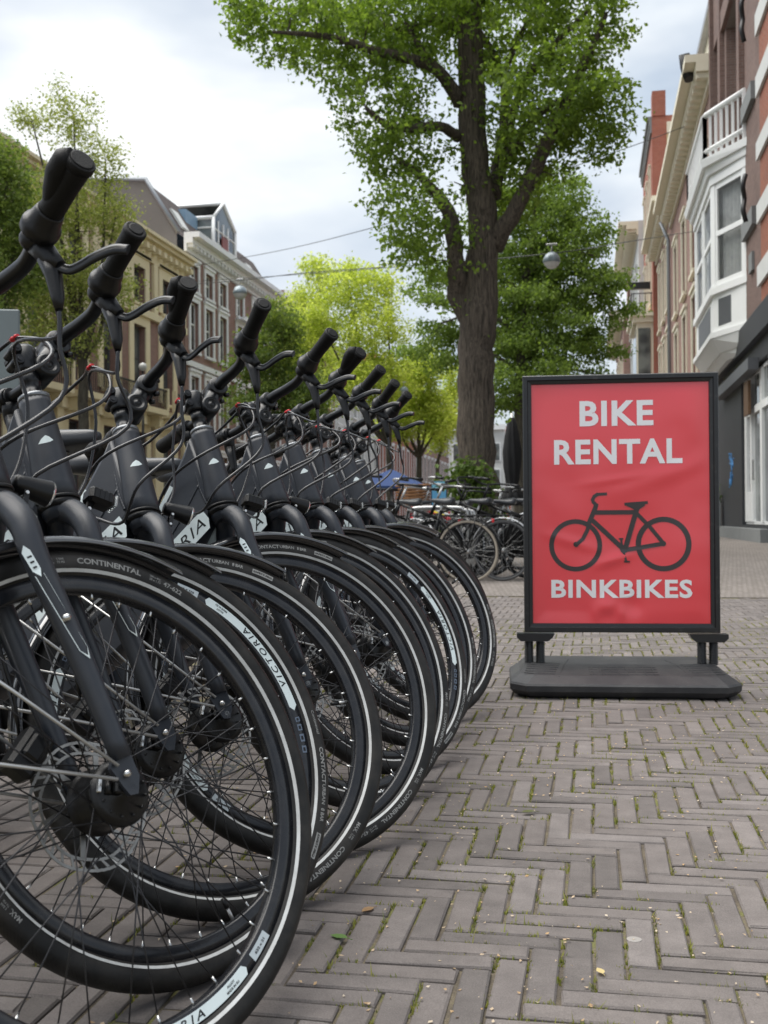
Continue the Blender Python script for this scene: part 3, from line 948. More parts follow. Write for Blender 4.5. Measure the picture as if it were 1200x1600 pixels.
    th = [0.040, 0.070, 0.080, 0.074, 0.060, 0.050, 0.044, 0.034, 0.016]
    K = 16; v = []; f = []
    for i in range(len(xs)):
        for k in range(K):
            a = 2 * math.pi * k / K
            c_, s_ = math.cos(a), math.sin(a)
            y = hw[i] * math.copysign(abs(c_) ** 0.7, c_)
            z = tz[i] - th[i] / 2 + th[i] / 2 * math.copysign(abs(s_) ** 0.6, s_) - 0.014 * (abs(y) / 0.09) ** 2
            v.append((xs[i], y, z))
    for i in range(len(xs) - 1):
        for k in range(K):
            k2 = (k + 1) % K
            f.append((i * K + k, (i + 1) * K + k, (i + 1) * K + k2, i * K + k2))
    f.append(tuple(range(K))); f.append(tuple((len(xs) - 1) * K + k for k in range(K))[::-1])
    mb.add(v, f, 0, True)
    t = text2d('SELLE', 0.012, 0.0002)
    add_text(mb, t, lambda x, y: (-0.955 + x, -0.0640 + 0.30 * x, 0.905 + y * 0.8), 1)
    T['saddle'] = tmpl(mb, 'saddle', ['saddle', 'ltgrey'])
    mb = MB()
    mb.tube([(-0.925, 0, 0.685), (-0.93, 0, 0.70), (-0.933, 0, 0.712)], 0.022, 14, 0)
    mb.tube([(-0.93, 0, 0.70), (-0.985, 0, 0.875)], 0.0138, 12, 0)
    mb.cbox(-1.02, -0.955, -0.022, 0.022, 0.868, 0.892, 0.004, 0)
    for sy in (-0.022, 0.022): mb.tube([(-1.06, sy, 0.905), (-1.03, sy, 0.890), (-0.93, sy, 0.892), (-0.88, sy * 0.6, 0.906)], 0.0035, 6, 1)
    T['seatpost'] = tmpl(mb, 'seatpost', ['alloy', 'steel'])
    # rear wheel and the rest
    mb = MB()
    mb.lathe([(0.2935, -0.0075), (0.2965, -0.0103), (0.3165, -0.0127), (0.3172, 0.0), (0.3165, 0.0127), (0.2965, 0.0103), (0.2935, 0.0075)], 64, closed=True)
    T['rear_rim'] = tmpl(mb, 'rear_wheel', 'rim')
    mb = MB()
    mb.lathe([(0.0, -0.06), (0.012, -0.06), (0.03, -0.035), (0.034, -0.03), (0.03, -0.025), (0.026, 0), (0.03, 0.025), (0.034, 0.03), (0.03, 0.035), (0.012, 0.06), (0.0, 0.06)], 20)
    T['rear_hub'] = tmpl(mb, 'rear_hub', 'alloy')
    mb = MB()
    ws = [-1, -0.7, 0, 0.7, 1]
    pf = [(0.379 - 0.014 * w ** 4, w * 0.030) for w in ws] + [(0.377 - 0.014 * w ** 4, w * 0.0285) for w in ws[::-1]]
    mb.lathe(pf, 50, (-1.12, 0, HUB_Z), closed=True, a0=R(20), a1=R(205))
    T['rear_fender'] = tmpl(mb, 'rear_fender', 'gloss')
    mb = MB()
    for sd in (-1, 1):
        mb.tube(smooth_path([(-0.93, sd * 0.03, 0.760), (-1.0, sd * 0.055, 0.768), (-1.30, sd * 0.06, 0.768), (-1.36, sd * 0.04, 0.768)], 4), 0.006, 8)
        mb.tube([(-1.14, sd * 0.06, 0.766), (-1.125, sd * 0.068, 0.38)], 0.005, 8)
        mb.tube([(-1.30, sd * 0.06, 0.766), (-1.13, sd * 0.070, 0.38)], 0.005, 8)
    for x in (-1.0, -1.1, -1.2, -1.3): mb.tube([(x, -0.058, 0.768), (x, 0.058, 0.768)], 0.005, 8)
    T['rack'] = tmpl(mb, 'rear_rack', 'alloy')
    mb = MB()
    mb.lathe([(0.0, -0.058), (0.072, -0.058), (0.078, -0.055), (0.078, -0.050), (0.072, -0.047), (0.0, -0.047)], 32, (-0.765, 0, 0.285))
    mb.tube([(-0.765, -0.062, 0.285), (-0.700, -0.072, 0.130)], [0.012, 0.010], 8)
    mb.tube([(-0.765, 0.055, 0.285), (-0.830, 0.068, 0.440)], [0.012, 0.010], 8)
    mb.cbox(-0.745, -0.655, -0.170, -0.080, 0.118, 0.138, 0.006)
    mb.cbox(-0.875, -0.785, 0.080, 0.170, 0.430, 0.450, 0.006)
    mb.tube([(-0.765, -0.060, 0.285), (-0.765, 0.060, 0.285)], 0.012, 8)
    T['crank'] = tmpl(mb, 'crank', 'black')
    mb = MB()
    mb.tube([(-1.00, 0.05, 0.315), (-1.01, 0.10, 0.25), (-1.02, 0.235, 0.045)], [0.010, 0.010, 0.009], 8)
    mb.cbox(-1.045, -0.995, 0.215, 0.255, 0.030, 0.050, 0.004)
    T['kickstand'] = tmpl(mb, 'kickstand', 'alloy')
    mb = MB()     # frame ring lock with its maker's letters
    mb.lathe([(0.062, -0.016), (0.082, -0.018), (0.086, 0), (0.082, 0.018), (0.062, 0.016)], 26, (0, 0, 0), 'X', 0, closed=True, a0=R(-40), a1=R(220))
    for i_ in range(len(mb.v)):
        x, y, z = mb.v[i_]; mb.v[i_] = (-0.935 + x, y, 0.655 + z)
    t = text2d('AXA', 0.03, 0.0012, 0.0, 1.1)
    add_text(mb, t, lambda x, y: (-0.9355 - x * 0.0 + 0.019, x, 0.732 + y * 0.8), 1)
    T['lock'] = tmpl(mb, 'ring_lock', ['black', 'white'])

frame_templates()

def inst(key, parent, M_=None, name=None):
    o = T[key].copy()
    if name: o.name = name
    COL.objects.link(o)
    o.parent = parent
    if M_ is not None: o.matrix_local = M_
    return o

ROT13 = Matrix.Rotation(YAW, 2)
BIKES = [  # X, Y in camera axes, heading, lean, steer, rim decal angle, tyre lettering angle, headlight, grip, label
    (-0.3747, 1.3827, -0.4067, 0.0777, 1.2569, -92, 96, 'cone', 'ergo', 'rental e-bike nearest the camera, its front wheel cut by the bottom edge'),
    (-0.3926, 1.6557, -0.4076, 0.1501, 1.1621, 27, 218, 'box', 'grip', 'second rental e-bike from the camera, square headlight and white rim lettering at the upper right'),
    (-0.3569, 1.9347, -0.3636, 0.2852, 0.8672, 175, -42, 'cone', 'ergo', 'third rental e-bike from the camera, tapered headlight and wide capped grip'),
    (-0.2202, 2.2795, -0.4089, 0.1836, 0.9489, 185, -40, 'box', 'grip', 'fourth rental e-bike from the camera, wheel standing just left of the fifth'),
    (-0.121, 2.6702, -0.4425, 0.1327, 1.177, 190, -18, 'cone', 'grip', 'fifth rental e-bike from the camera, its grip overlapping the grip behind it'),
    (-0.0423, 3.0267, -0.4171, 0.1167, 1.1519, 4, 195, 'box', 'ergo', 'sixth rental e-bike from the camera, white lettering on the right side of its rim'),
    (0.0228, 3.3903, -0.414, 0.0988, 1.1632, 170, -8, 'box', 'grip', 'third rental e-bike from the far end of the row'),
    (0.0956, 3.7724, -0.4544, 0.0895, 1.069, 180, 4, 'box', 'grip', 'rental e-bike second from the far end, tyre edge closest to the red sign'),
    (0.1516, 4.1613, -0.431, 0.0494, 1.1429, 188, 120, 'box', 'grip', 'last rental e-bike at the far end of the row, mostly hidden behind the others'),
]

def make_bike(X, Y, psi, phi, dl, dec, let, light, grip, label, k):
    p = ROT13 @ Vector((X, Y))
    root = empty('rental_bike', (p.x, p.y, 0))
    root.rotation_euler = (-phi, 0, psi + YAW)
    tag(root, label, 'bicycle', 'black rental e-bikes parked in a row')
    S = Matrix.Translation(APV) @ Matrix.Rotation(dl, 4, AXV) @ Matrix.Translation(-APV)
    # steered parts
    Wm = S @ Matrix.Translation((0, 0, HUB_Z))
    w = inst('rim', root, Wm)
    ry = lambda deg: Matrix.Rotation(-R(deg), 4, 'Y')
    inst('tyre', w, ry(let)); inst('stripe', w); inst('hub', w); inst('axle', w); inst('disc', w)
    inst('decal', w, ry(dec)); inst('lettering', w, ry(let)); inst('lettering2', w, ry(let)); inst('lettering3', w, ry(let))
    inst('valve', w, ry((k * 77 + 50) % 360))
    ph = k * 13.7
    for i in range(36):
        q = i % 4
        t_ = {0: 'spoke0', 1: 'spoke2', 2: 'spoke1', 3: 'spoke3'}[q]
        inst(t_, w, ry(i * 10 + ph))
    fk = inst('fork', root, S)
    inst('fork_sticker', fk); inst('fork_bolt', fk)
    fd = inst('fender', root, S)
    for i in range(4): inst('stay%d' % i, fd)
    inst('caliper', root, S)
    inst('light_' + light, root, S)
    inst('stem', root, S)
    hb = inst('bar', root, S)
    for sd in 'RL':
        inst('collar' + sd, hb); inst(grip + sd, hb); inst('lever' + sd, hb)
    inst('bell', hb); inst('display', hb)
    # frame parts
    fr = inst('frame', root)
    for q in ('weld', 'cap', 'headset', 'badge', 'frame_decal', 'sticker'): inst(q, fr)
    sz = Matrix.Translation((0, 0, (0.02, 0.0, 0.03, 0.01, 0.055, 0.0, 0.005, -0.005, 0.02)[k]))
    inst('saddle', root, sz); inst('seatpost', root, sz)
    rw = inst('rear_rim', root, Matrix.Translation((-1.12, 0, HUB_Z)))
    inst('tyre', rw, ry(37 * k)); inst('stripe', rw); inst('rear_hub', rw); inst('spokes', rw)
    for q in ('rear_fender', 'rack', 'crank', 'kickstand', 'lock'): inst(q, root)
    # cables, drawn for this bike's steering angle
    st = lambda *q: S @ Vector(q)
    rr = random.Random(40 + k)
    j = lambda a: rr.uniform(-a, a)
    clip = st(-0.215 + j(0.01), -0.015 + j(0.015), 1.045 + j(0.015))
    runs = [
        ([st(-0.244, -0.200, 0.948), st(-0.232, -0.188, 0.90), st(-0.205 + j(.015), -0.165, 0.83), Vector((-0.165 + j(.02), -0.135 + j(.02), 0.775)), Vector((-0.205, -0.105 + j(.02), 0.725 + j(.015))), Vector((-0.285, -0.060, 0.728)), Vector((-0.350, -0.033, 0.755))], 0.0034),
        ([st(-0.262, 0.195, 1.010), st(-0.215, 0.165, 1.055), st(-0.190, 0.08, 1.085), clip, st(-0.200 + j(.01), -0.062, 1.0), st(-0.212 + j(.015), -0.085 + j(.015), 0.925), Vector((-0.255 + j(.015), -0.090 + j(.015), 0.850)), Vector((-0.335, -0.060, 0.800)), Vector((-0.395, -0.033, 0.700))], 0.0035),
        ([st(-0.247, -0.196, 0.955), st(-0.225, -0.165, 0.93), clip + Vector((0.004, -0.004, -0.012)), st(-0.175 + j(.02), 0.02 + j(.02), 0.945), st(-0.165, 0.035, 0.85), st(-0.185, 0.045, 0.75), st(-0.165, 0.072, 0.62), st(-0.10, 0.078, 0.46)], 0.0030),
    ]
    for pts, r_ in runs:
        mb = MB()
        mb.tube(smooth_path(pts, 6), r_, 7)
        mb.build('cable', 'cable', root)
    mb = MB()
    dr = (st(-0.2, -0.05, 1.04) - st(-0.2, 0.0, 1.05)).normalized()
    mb.tube([clip - dr * 0.011, clip - dr * 0.005, clip, clip + dr * 0.005, clip + dr * 0.011], [0.0034, 0.0046, 0.0036, 0.0046, 0.0034], 9)
    mb.build('cable_clip', 'red', root)
    return root

for k, bdef in enumerate(BIKES): make_bike(*bdef, k)

# ------------------------------------------------------------------ ground
def px(P):
    """pixel of a point in the photograph's frame, used only to rank which bricks show largest"""
    v = Vector(P) - Vector((0, 0, CAM_H))
    d = v.dot(_F)
    if d < 0.05: return None
    return 600 + FPX * v.dot(_R2) / d, 800 - FPX * v.dot(_U2) / d, d

def rise(x, y):
    """the pavement climbs a little towards the shop fronts further up the street"""
    a = min(1, max(0, (y - 9.9) / 12.0)); b_ = min(1, max(0, (x + 0.5) / 2.8))
    return 0.17 * a * a * (3 - 2 * a) * b_ * b_ * (3 - 2 * b_)

def ground_mats():
    m, n, l, b = nt('joint_sand')
    tc = n.new('ShaderNodeTexCoord')
    n1 = n.new('ShaderNodeTexNoise'); n1.inputs['Scale'].default_value = 5.0; n1.inputs['Detail'].default_value = 7; n1.inputs['Roughness'].default_value = 0.7
    n2 = n.new('ShaderNodeTexNoise'); n2.inputs['Scale'].default_value = 180; n2.inputs['Detail'].default_value = 3
    l.new(tc.outputs['Object'], n1.inputs['Vector']); l.new(tc.outputs['Object'], n2.inputs['Vector'])
    r1 = n.new('ShaderNodeValToRGB')
    e = r1.color_ramp.elements
    e[0].position = 0.40; e[0].color = (0.085, 0.070, 0.054, 1)
    e[1].position = 0.54; e[1].color = (0.15, 0.125, 0.085, 1)
    e.new(0.60).color = (0.13, 0.13, 0.04, 1)
    e.new(0.72).color = (0.17, 0.18, 0.055, 1)
    l.new(n1.outputs['Fac'], r1.inputs['Fac'])
    mx = n.new('ShaderNodeMix'); mx.data_type = 'RGBA'; mx.blend_type = 'MULTIPLY'; mx.inputs['Factor'].default_value = 0.8
    r2 = n.new('ShaderNodeValToRGB'); r2.color_ramp.elements[0].color = (0.35, 0.35, 0.35, 1); r2.color_ramp.elements[1].color = (1.5, 1.5, 1.5, 1)
    l.new(n2.outputs['Fac'], r2.inputs['Fac'])
    l.new(r1.outputs['Color'], mx.inputs['A']); l.new(r2.outputs['Color'], mx.inputs['B'])
    l.new(mx.outputs['Result'], b.inputs['Base Color'])
    b.inputs['Roughness'].default_value = 1.0
    bp = n.new('ShaderNodeBump'); bp.inputs['Strength'].default_value = 0.8; bp.inputs['Distance'].default_value = 0.006
    l.new(n2.outputs['Fac'], bp.inputs['Height']); l.new(bp.outputs['Normal'], b.inputs['Normal'])
    MT['sand'] = m
    # clay pavers: tone per brick, fine grit, darker wear patches
    def paver(name, source):
        m, n, l, b = nt(name)
        tc = n.new('ShaderNodeTexCoord')
        geo = n.new('ShaderNodeNewGeometry')
        if source == 'object':
            oi = n.new('ShaderNodeObjectInfo'); rnd = oi.outputs['Random']
        else: rnd = geo.outputs['Random Per Island']
        rp = n.new('ShaderNodeValToRGB')
        e = rp.color_ramp.elements
        e[0].position = 0.0; e[0].color = (0.110, 0.098, 0.092, 1)
        e[1].position = 1.0; e[1].color = (0.172, 0.154, 0.146, 1)
        e.new(0.35).color = (0.140, 0.124, 0.117, 1)
        e.new(0.7).color = (0.148, 0.130, 0.121, 1)
        l.new(rnd, rp.inputs['Fac'])
        n1 = n.new('ShaderNodeTexNoise'); n1.inputs['Scale'].default_value = 14; n1.inputs['Detail'].default_value = 8; n1.inputs['Roughness'].default_value = 0.68
        n2 = n.new('ShaderNodeTexNoise'); n2.inputs['Scale'].default_value = 420; n2.inputs['Detail'].default_value = 2
        n3 = n.new('ShaderNodeTexNoise'); n3.inputs['Scale'].default_value = 1.1; n3.inputs['Detail'].default_value = 5
        for q in (n1, n2, n3): l.new(geo.outputs['Position'], q.inputs['Vector'])
        mr = n.new('ShaderNodeMapRange'); mr.inputs['From Min'].default_value = 0.3; mr.inputs['From Max'].default_value = 0.7; mr.inputs['To Min'].default_value = 0.80; mr.inputs['To Max'].default_value = 1.18
        l.new(n1.outputs['Fac'], mr.inputs['Value'])
        mr2 = n.new('ShaderNodeMapRange'); mr2.inputs['From Min'].default_value = 0.3; mr2.inputs['From Max'].default_value = 0.7; mr2.inputs['To Min'].default_value = 0.88; mr2.inputs['To Max'].default_value = 1.12
        l.new(n3.outputs['Fac'], mr2.inputs['Value'])
        mm = n.new('ShaderNodeMath'); mm.operation = 'MULTIPLY'
        l.new(mr.outputs['Result'], mm.inputs[0]); l.new(mr2.outputs['Result'], mm.inputs[1])
        mr3 = n.new('ShaderNodeMapRange'); mr3.inputs['From Min'].default_value = 0.35; mr3.inputs['From Max'].default_value = 0.65; mr3.inputs['To Min'].default_value = 0.86; mr3.inputs['To Max'].default_value = 1.14
        l.new(n2.outputs['Fac'], mr3.inputs['Value'])
        mm2 = n.new('ShaderNodeMath'); mm2.operation = 'MULTIPLY'
        l.new(mm.outputs[0], mm2.inputs[0]); l.new(mr3.outputs['Result'], mm2.inputs[1])
        hs = n.new('ShaderNodeHueSaturation')
        l.new(rp.outputs['Color'], hs.inputs['Color']); l.new(mm2.outputs[0], hs.inputs['Value'])
        l.new(hs.outputs['Color'], b.inputs['Base Color'])
        b.inputs['Roughness'].default_value = 0.82
        b.inputs['Specular IOR Level'].default_value = 0.35
        bp = n.new('ShaderNodeBump'); bp.inputs['Strength'].default_value = 0.35; bp.inputs['Distance'].default_value = 0.002
        ad = n.new('ShaderNodeMath'); ad.operation = 'MULTIPLY_ADD'; ad.inputs[1].default_value = 2.0
        l.new(n1.outputs['Fac'], ad.inputs[0]); l.new(n2.outputs['Fac'], ad.inputs[2])
        l.new(ad.outputs[0], bp.inputs['Height']); l.new(bp.outputs['Normal'], b.inputs['Normal'])
        return m
    MT['paver_o'] = paver('clay_paver', 'object')
    MT['paver_i'] = paver('clay_paver_field', 'island')
    # far pavement: brick courses too small to pick apart
    MT['paver_far'] = brick_mat('far_pavers', (0.190, 0.166, 0.152), (0.150, 0.130, 0.118), (0.09, 0.083, 0.055), 1.0, 0.4)
    nn, ll = MT['paver_far'].node_tree.nodes, MT['paver_far'].node_tree.links
    for q in nn:
        if q.type == 'TEX_BRICK':
            q.inputs['Brick Width'].default_value = 0.05; q.inputs['Row Height'].default_value = 0.2; q.inputs['Mortar Size'].default_value = 0.004
            cb = nn.new('ShaderNodeTexCoord'); ll.new(cb.outputs['Object'], q.inputs['Vector'])
    MT['asphalt'] = mat('asphalt', (0.075, 0.075, 0.076), 0.9, var=0.4, vscale=2, bump=0.3, bscale=90)
    MT['earth'] = mat('street_ground', (0.13, 0.12, 0.105), 0.95, var=0.5, vscale=0.6, bump=0.2, bscale=20)
ground_mats()

mb = MB()
mb.add([(-900, -300, -0.16), (900, -300, -0.16), (900, 1600, -0.16), (-900, 1600, -0.16)], [(0, 1, 2, 3)])
tag(mb.build('ground', 'earth'), kind='structure')
mb = MB()
mb.box(-17.0, -6.0, -20, 260, -0.2, -0.13)
tag(mb.build('road', 'asphalt'), kind='structure')
mb = MB()
mb.box(-26, -17.0, -20, 260, -0.2, -0.02)
tag(mb.build('far_pavement', 'paver_far'), kind='structure')
mb = MB()     # kerb stones of the near pavement
mb.box(-6.0, -5.85, -10, 150, -0.2, 0.0)
tag(mb.build('kerb', mat('kerb_stone', (0.26, 0.25, 0.24), 0.85, var=0.4, vscale=3, bump=0.2)), kind='structure')

# near pavement: sand bed under the pavers, sheet beyond them
BR_END = 9.9
mb = MB()
mb.add([(-5.85, -3, -0.0056), (3.5, -3, -0.0056), (3.5, BR_END, -0.0056), (-5.85, BR_END, -0.0056)], [(0, 1, 2, 3)])
pavement = mb.build('pavement', 'sand')
tag(pavement, kind='structure')
gx = np.linspace(-5.85, 3.6, 40); gy = np.concatenate([np.linspace(BR_END, 30, 60), np.linspace(31, 200, 40)])
V = np.array([(x, y, rise(x, y)) for y in gy for x in gx])
nx = len(gx)
F = np.array([(j * nx + i, j * nx + i + 1, (j + 1) * nx + i + 1, (j + 1) * nx + i) for j in range(len(gy) - 1) for i in range(nx - 1)])
tag(arr_mesh('far_paving', V, F, 'paver_far', smooth=True), kind='structure')

BW, BLN, GAP = 0.0520, 0.208, 0.0052      # module width, length, joint
def brick_shape(L, W_, seed, ch=0.0028):
    r_ = random.Random(seed)
    hl, hw = L / 2, W_ / 2
    j = lambda a: r_.uniform(-a, a)
    cor = [(-hl + j(.0012), -hw + j(.001)), (hl + j(.0012), -hw + j(.001)), (hl + j(.0012), hw + j(.001)), (-hl + j(.0012), hw + j(.001))]
    top = []
    for x, y in cor:
        c1, c2 = ch * r_.uniform(.7, 1.9), ch * r_.uniform(.7, 1.9)
        top.append((x - math.copysign(c1, x), y - math.copysign(c2, y), j(.0006)))
    v = [(x, y, -0.03) for x, y in cor] + [(x, y, -0.0030 + j(.0006)) for x, y in cor] + top
    f = [(8, 9, 10, 11)]
    for i in range(4):
        k = (i + 1) % 4
        f += [(i, k, 4 + k, 4 + i), (4 + i, 4 + k, 8 + k, 8 + i)]
    return np.array(v), f

VAR = [brick_shape(BLN - GAP, BW - GAP - 0.0012, s, 0.0022) for s in range(8)]
bmesh_shared = []
for s, (v, f) in enumerate(VAR):
    me = bpy.data.meshes.new('brick')
    me.from_pydata([tuple(p) for p in v], [], f)
    me.materials.append(MT['paver_o'])
    me.update()
    bmesh_shared.append(me)
cells = []
for iy in range(int(0.35 / BW), int(BR_END / BW) + 1):
    for ix in range(int(-4.2 / BW), int(3.4 / BW)):
        m_ = (ix - iy) % 8
        if m_ == 0: c = ((ix + 2) * BW, (iy + 0.5) * BW, 0)
        elif m_ == 7: c = ((ix + 0.5) * BW, (iy + 2) * BW, 1)
        else: continue
        if c[1] > BR_END - 0.11: continue
        q = px((c[0], c[1], 0))
        if q is None or q[2] < 0.5: continue
        if not (-140 < q[0] < 1340 and q[1] < 1760): continue
        if c[1] > 4 and q[0] < 330: continue
        cells.append((c, q))
def ext(c, q):
    a = px((c[0] - .1 if not c[2] else c[0] - .025, c[1] - (.025 if not c[2] else .1), 0)); b_ = px((c[0] + (.1 if not c[2] else .025), c[1] + (.025 if not c[2] else .1), 0))
    seen = 1.0 if (0 < q[0] < 1200 and q[1] < 1600) else 0.05
    if q[0] < 470 and q[1] < 1420: seen *= 0.4
    return abs((b_[0] - a[0]) * (b_[1] - a[1])) * seen if a and b_ else 0
cells.sort(key=lambda t: -ext(*t))
def brick_pose(c, r_):
    z = r_.uniform(-0.0022, 0.0022)
    return (c[0] + r_.uniform(-.0012, .0012), c[1] + r_.uniform(-.0012, .0012), z), (r_.uniform(-.012, .012), r_.uniform(-.012, .012), (math.pi / 2 if c[2] else 0) + r_.uniform(-.012, .012) + (math.pi if r_.random() < .5 else 0))
rb = random.Random(3)
for c, q in cells[:300]:
    o = bpy.data.objects.new('brick', bmesh_shared[rb.randrange(8)])
    COL.objects.link(o); o.parent = pavement
    o.location, o.rotation_euler = brick_pose(c, rb)
VV = []; FF = []; off = 0
for c, q in cells[300:]:
    v, f = VAR[rb.randrange(8)]
    lo, ro = brick_pose(c, rb)
    cs, sn = math.cos(ro[2]), math.sin(ro[2])
    w = np.empty_like(v)
    w[:, 0] = lo[0] + v[:, 0] * cs - v[:, 1] * sn
    w[:, 1] = lo[1] + v[:, 0] * sn + v[:, 1] * cs
    w[:, 2] = lo[2] + v[:, 2] + v[:, 0] * ro[1] + v[:, 1] * ro[0]
    VV.append(w); FF.append(np.array(f) + off); off += len(v)
bf = arr_mesh('brick_field', np.concatenate(VV), np.concatenate(FF), 'paver_i', pavement)
tag(bf, kind='stuff')

# moss and grass in the joints, dry litter
def joint_points(nmax, r_, clump):
    """points along the paver joints, thicker in some patches"""
    pts = []
    near = [t for t in cells if t[1][2] < 7.5 and t[1][0] > 150]
    while len(pts) < nmax:
        c, q = near[r_.randrange(len(near))]
        s = math.sin(c[0] * 5.1 + 1.3) * math.sin(c[1] * 4.3 + 0.7) + math.sin(c[0] * 11 + c[1] * 7) * 0.5
        if s < clump - r_.random() * 1.2: continue
        e = r_.random()
        if e < .7: u, w = r_.uniform(-.104, .104), (.026 if r_.random() < .5 else -.026)
        else: u, w = (.104 if r_.random() < .5 else -.104), r_.uniform(-.025, .025)
        pts.append((c[0] + (u if not c[2] else w), c[1] + (w if not c[2] else u), c[2] if e < .7 else 1 - c[2]))
    return pts
rm = random.Random(11)
VV = []; FF = []
for (x, y, d_) in joint_points(5200, rm, 0.15):
    ln = rm.uniform(.006, .035)
    for k in range(rm.randrange(7, 18)):
        t = rm.uniform(-ln, ln)
        bx, by = (x + t, y + rm.gauss(0, .0032)) if not d_ else (x + rm.gauss(0, .0032), y + t)
        h = rm.uniform(.004, .010) * (2.2 if rm.random() < .05 else 1); a = rm.uniform(0, 6.28); w = rm.uniform(.0010, .0026)
        lx, ly = math.cos(a) * h * rm.uniform(.2, 1.1), math.sin(a) * h * rm.uniform(.2, 1.1)
        o_ = len(VV)
        VV += [(bx - math.sin(a) * w, by + math.cos(a) * w, -.006), (bx + math.sin(a) * w, by - math.cos(a) * w, -.006), (bx + lx, by + ly, -.004 + h)]
        FF.append((o_, o_ + 1, o_ + 2))
MT['moss'] = leaf_mat('moss', (0.27, 0.26, 0.06), (0.10, 0.13, 0.03), 0.25)
tag(arr_mesh('joint_moss', np.array(VV), np.array(FF), 'moss'), 'yellow green moss and grass growing in the pavement joints', 'moss', kind='stuff')
VV = []; FF = []
for (x, y, d_) in joint_points(5200, rm, 0.0):
    s = rm.uniform(.0015, .0052); a = rm.uniform(0, 6.28); x += rm.gauss(0, .010 if rm.random() < .75 else .03); y += rm.gauss(0, .010 if rm.random() < .75 else .03)
    o_ = len(VV)
    for k in range(4):
        aa = a + k * math.pi / 2
        VV.append((x + math.cos(aa) * s * (1 if k % 2 else rm.uniform(.35, .8)), y + math.sin(aa) * s * (1 if k % 2 else rm.uniform(.35, .8)), .0016 + rm.uniform(0, .003)))
    FF.append((o_, o_ + 1, o_ + 2, o_ + 3))
MT['litter'] = leaf_mat('dry_litter', (0.42, 0.27, 0.13), (0.55, 0.47, 0.36), 0.15)
tag(arr_mesh('leaf_litter', np.array(VV), np.array(FF), 'litter'), 'dry seed husks and leaf crumbs scattered over the pavement', 'litter', kind='stuff')
# single fallen leaves, stones and twigs that can be picked out
def fallen_leaf(name, pos, size, rz, col, label, curl=0.3, cat='leaf'):
    mb = MB()
    out = [(0, -0.5), (0.22, -0.28), (0.30, 0.0), (0.20, 0.28), (0.0, 0.55), (-0.20, 0.26), (-0.29, 0.0), (-0.2, -0.3)]
    v = [(0, 0, 0.02)] + [(x, y, curl * abs(x) * 0.6 + curl * 0.2 * abs(y)) for x, y in out]
    c, s = math.cos(rz), math.sin(rz)
    v = [((x * c - y * s) * size, (x * s + y * c) * size, 0.0035 + z * size) for x, y, z in v]
    mb.add(v, [(0, i + 1, (i + 1) % 8 + 1) for i in range(8)], 0, True)
    mb.tube([v[1], (v[1][0] * 1.6, v[1][1] * 1.6, 0.004)], size * 0.02, 5)
    o = mb.build(name, leaf_mat(name + '_tone', col, [q * 0.85 for q in col], 0.2))
    o.location = (pos[0], pos[1], 0)
    tag(o, label, cat)
def gpos(x, y, z=0.0):
    r_ = _F + _R2 * ((x - 600) / FPX) + _U2 * ((800 - y) / FPX)
    t = (z - CAM_H) / r_.z
    return (r_.x * t, r_.y * t)
fallen_leaf('fallen_leaf', gpos(938, 1521), 0.022, 0.4, (0.62, 0.50, 0.24), 'small pale yellow leaf lying on the pavers at lower right')
fallen_leaf('fallen_leaf', gpos(530, 1468), 0.032, 1.3, (0.12, 0.21, 0.06), 'green leaf lying beside the nearest tyre on the pavement', 0.5)
fallen_leaf('fallen_leaf', gpos(826, 1272), 0.034, 2.0, (0.12, 0.13, 0.05), 'dark curled leaf on the pavers in front of the sign', 0.7)
fallen_leaf('fallen_leaf', gpos(575, 1425), 0.030, 2.6, (0.30, 0.19, 0.10), 'brown dry leaf beside the second tyre', 0.5)
mb = MB()
g_ = gpos(991, 1469)
mb.lathe([(0.0, 0.0006), (0.011, 0.0006), (0.0125, 0.0)], 20, (g_[0], g_[1], 0.0018), 'Z')
tag(mb.build('flattened_gum', mat('old_gum', (0.30, 0.28, 0.26), 0.7, var=0.4, vscale=90)), 'pale round blob of flattened gum on a paver', 'gum')

# ------------------------------------------------------------------ the red sign
MT['sign_frame'] = mat('sign_frame_black', (0.012, 0.013, 0.015), 0.30, var=0.3, vscale=10, rvar=0.08)
MT['sign_base'] = mat('sign_base_rubber', (0.026, 0.027, 0.030), 0.55, var=0.35, vscale=12, bump=0.15, bscale=220)
add_dust(MT['sign_base'], 0.22, 6, 0.45, 0.78, (0.17, 0.16, 0.145))
add_dust(MT['sign_frame'], 0.25, 30, 0.58, 0.75, (0.16, 0.15, 0.14))
def poster_mat():
    m, n, l, b = nt('poster_print')
    b.inputs['Base Color'].default_value = (0.76, 0.034, 0.050, 1)
    b.inputs['Roughness'].default_value = 0.42
    b.inputs['Coat Weight'].default_value = 1.0
    b.inputs['Coat IOR'].default_value = 1.6
    b.inputs['Coat Roughness'].default_value = 0.22
    tc = n.new('ShaderNodeTexCoord')
    nz = n.new('ShaderNodeTexNoise'); nz.inputs['Scale'].default_value = 2.2; nz.inputs['Detail'].default_value = 2
    l.new(tc.outputs['Object'], nz.inputs['Vector'])
    bp = n.new('ShaderNodeBump'); bp.inputs['Strength'].default_value = 0.5; bp.inputs['Distance'].default_value = 0.03
    l.new(nz.outputs['Fac'], bp.inputs['Height'])
    l.new(bp.outputs['Normal'], b.inputs['Normal']); l.new(bp.outputs['Normal'], b.inputs['Coat Normal'])
    return m
MT['poster'] = poster_mat()
MT['print_white'] = mat('print_white', (0.80, 0.80, 0.81), 0.42, coat=0.6)
MT['print_black'] = mat('print_black', (0.028, 0.022, 0.024), 0.42, coat=0.6)
SG = empty('pavement_sign', (0.120, 4.62, 0), R(4.5))
tag(SG, 'black framed bike rental sign with a red poster on a heavy rubber foot', 'sign')
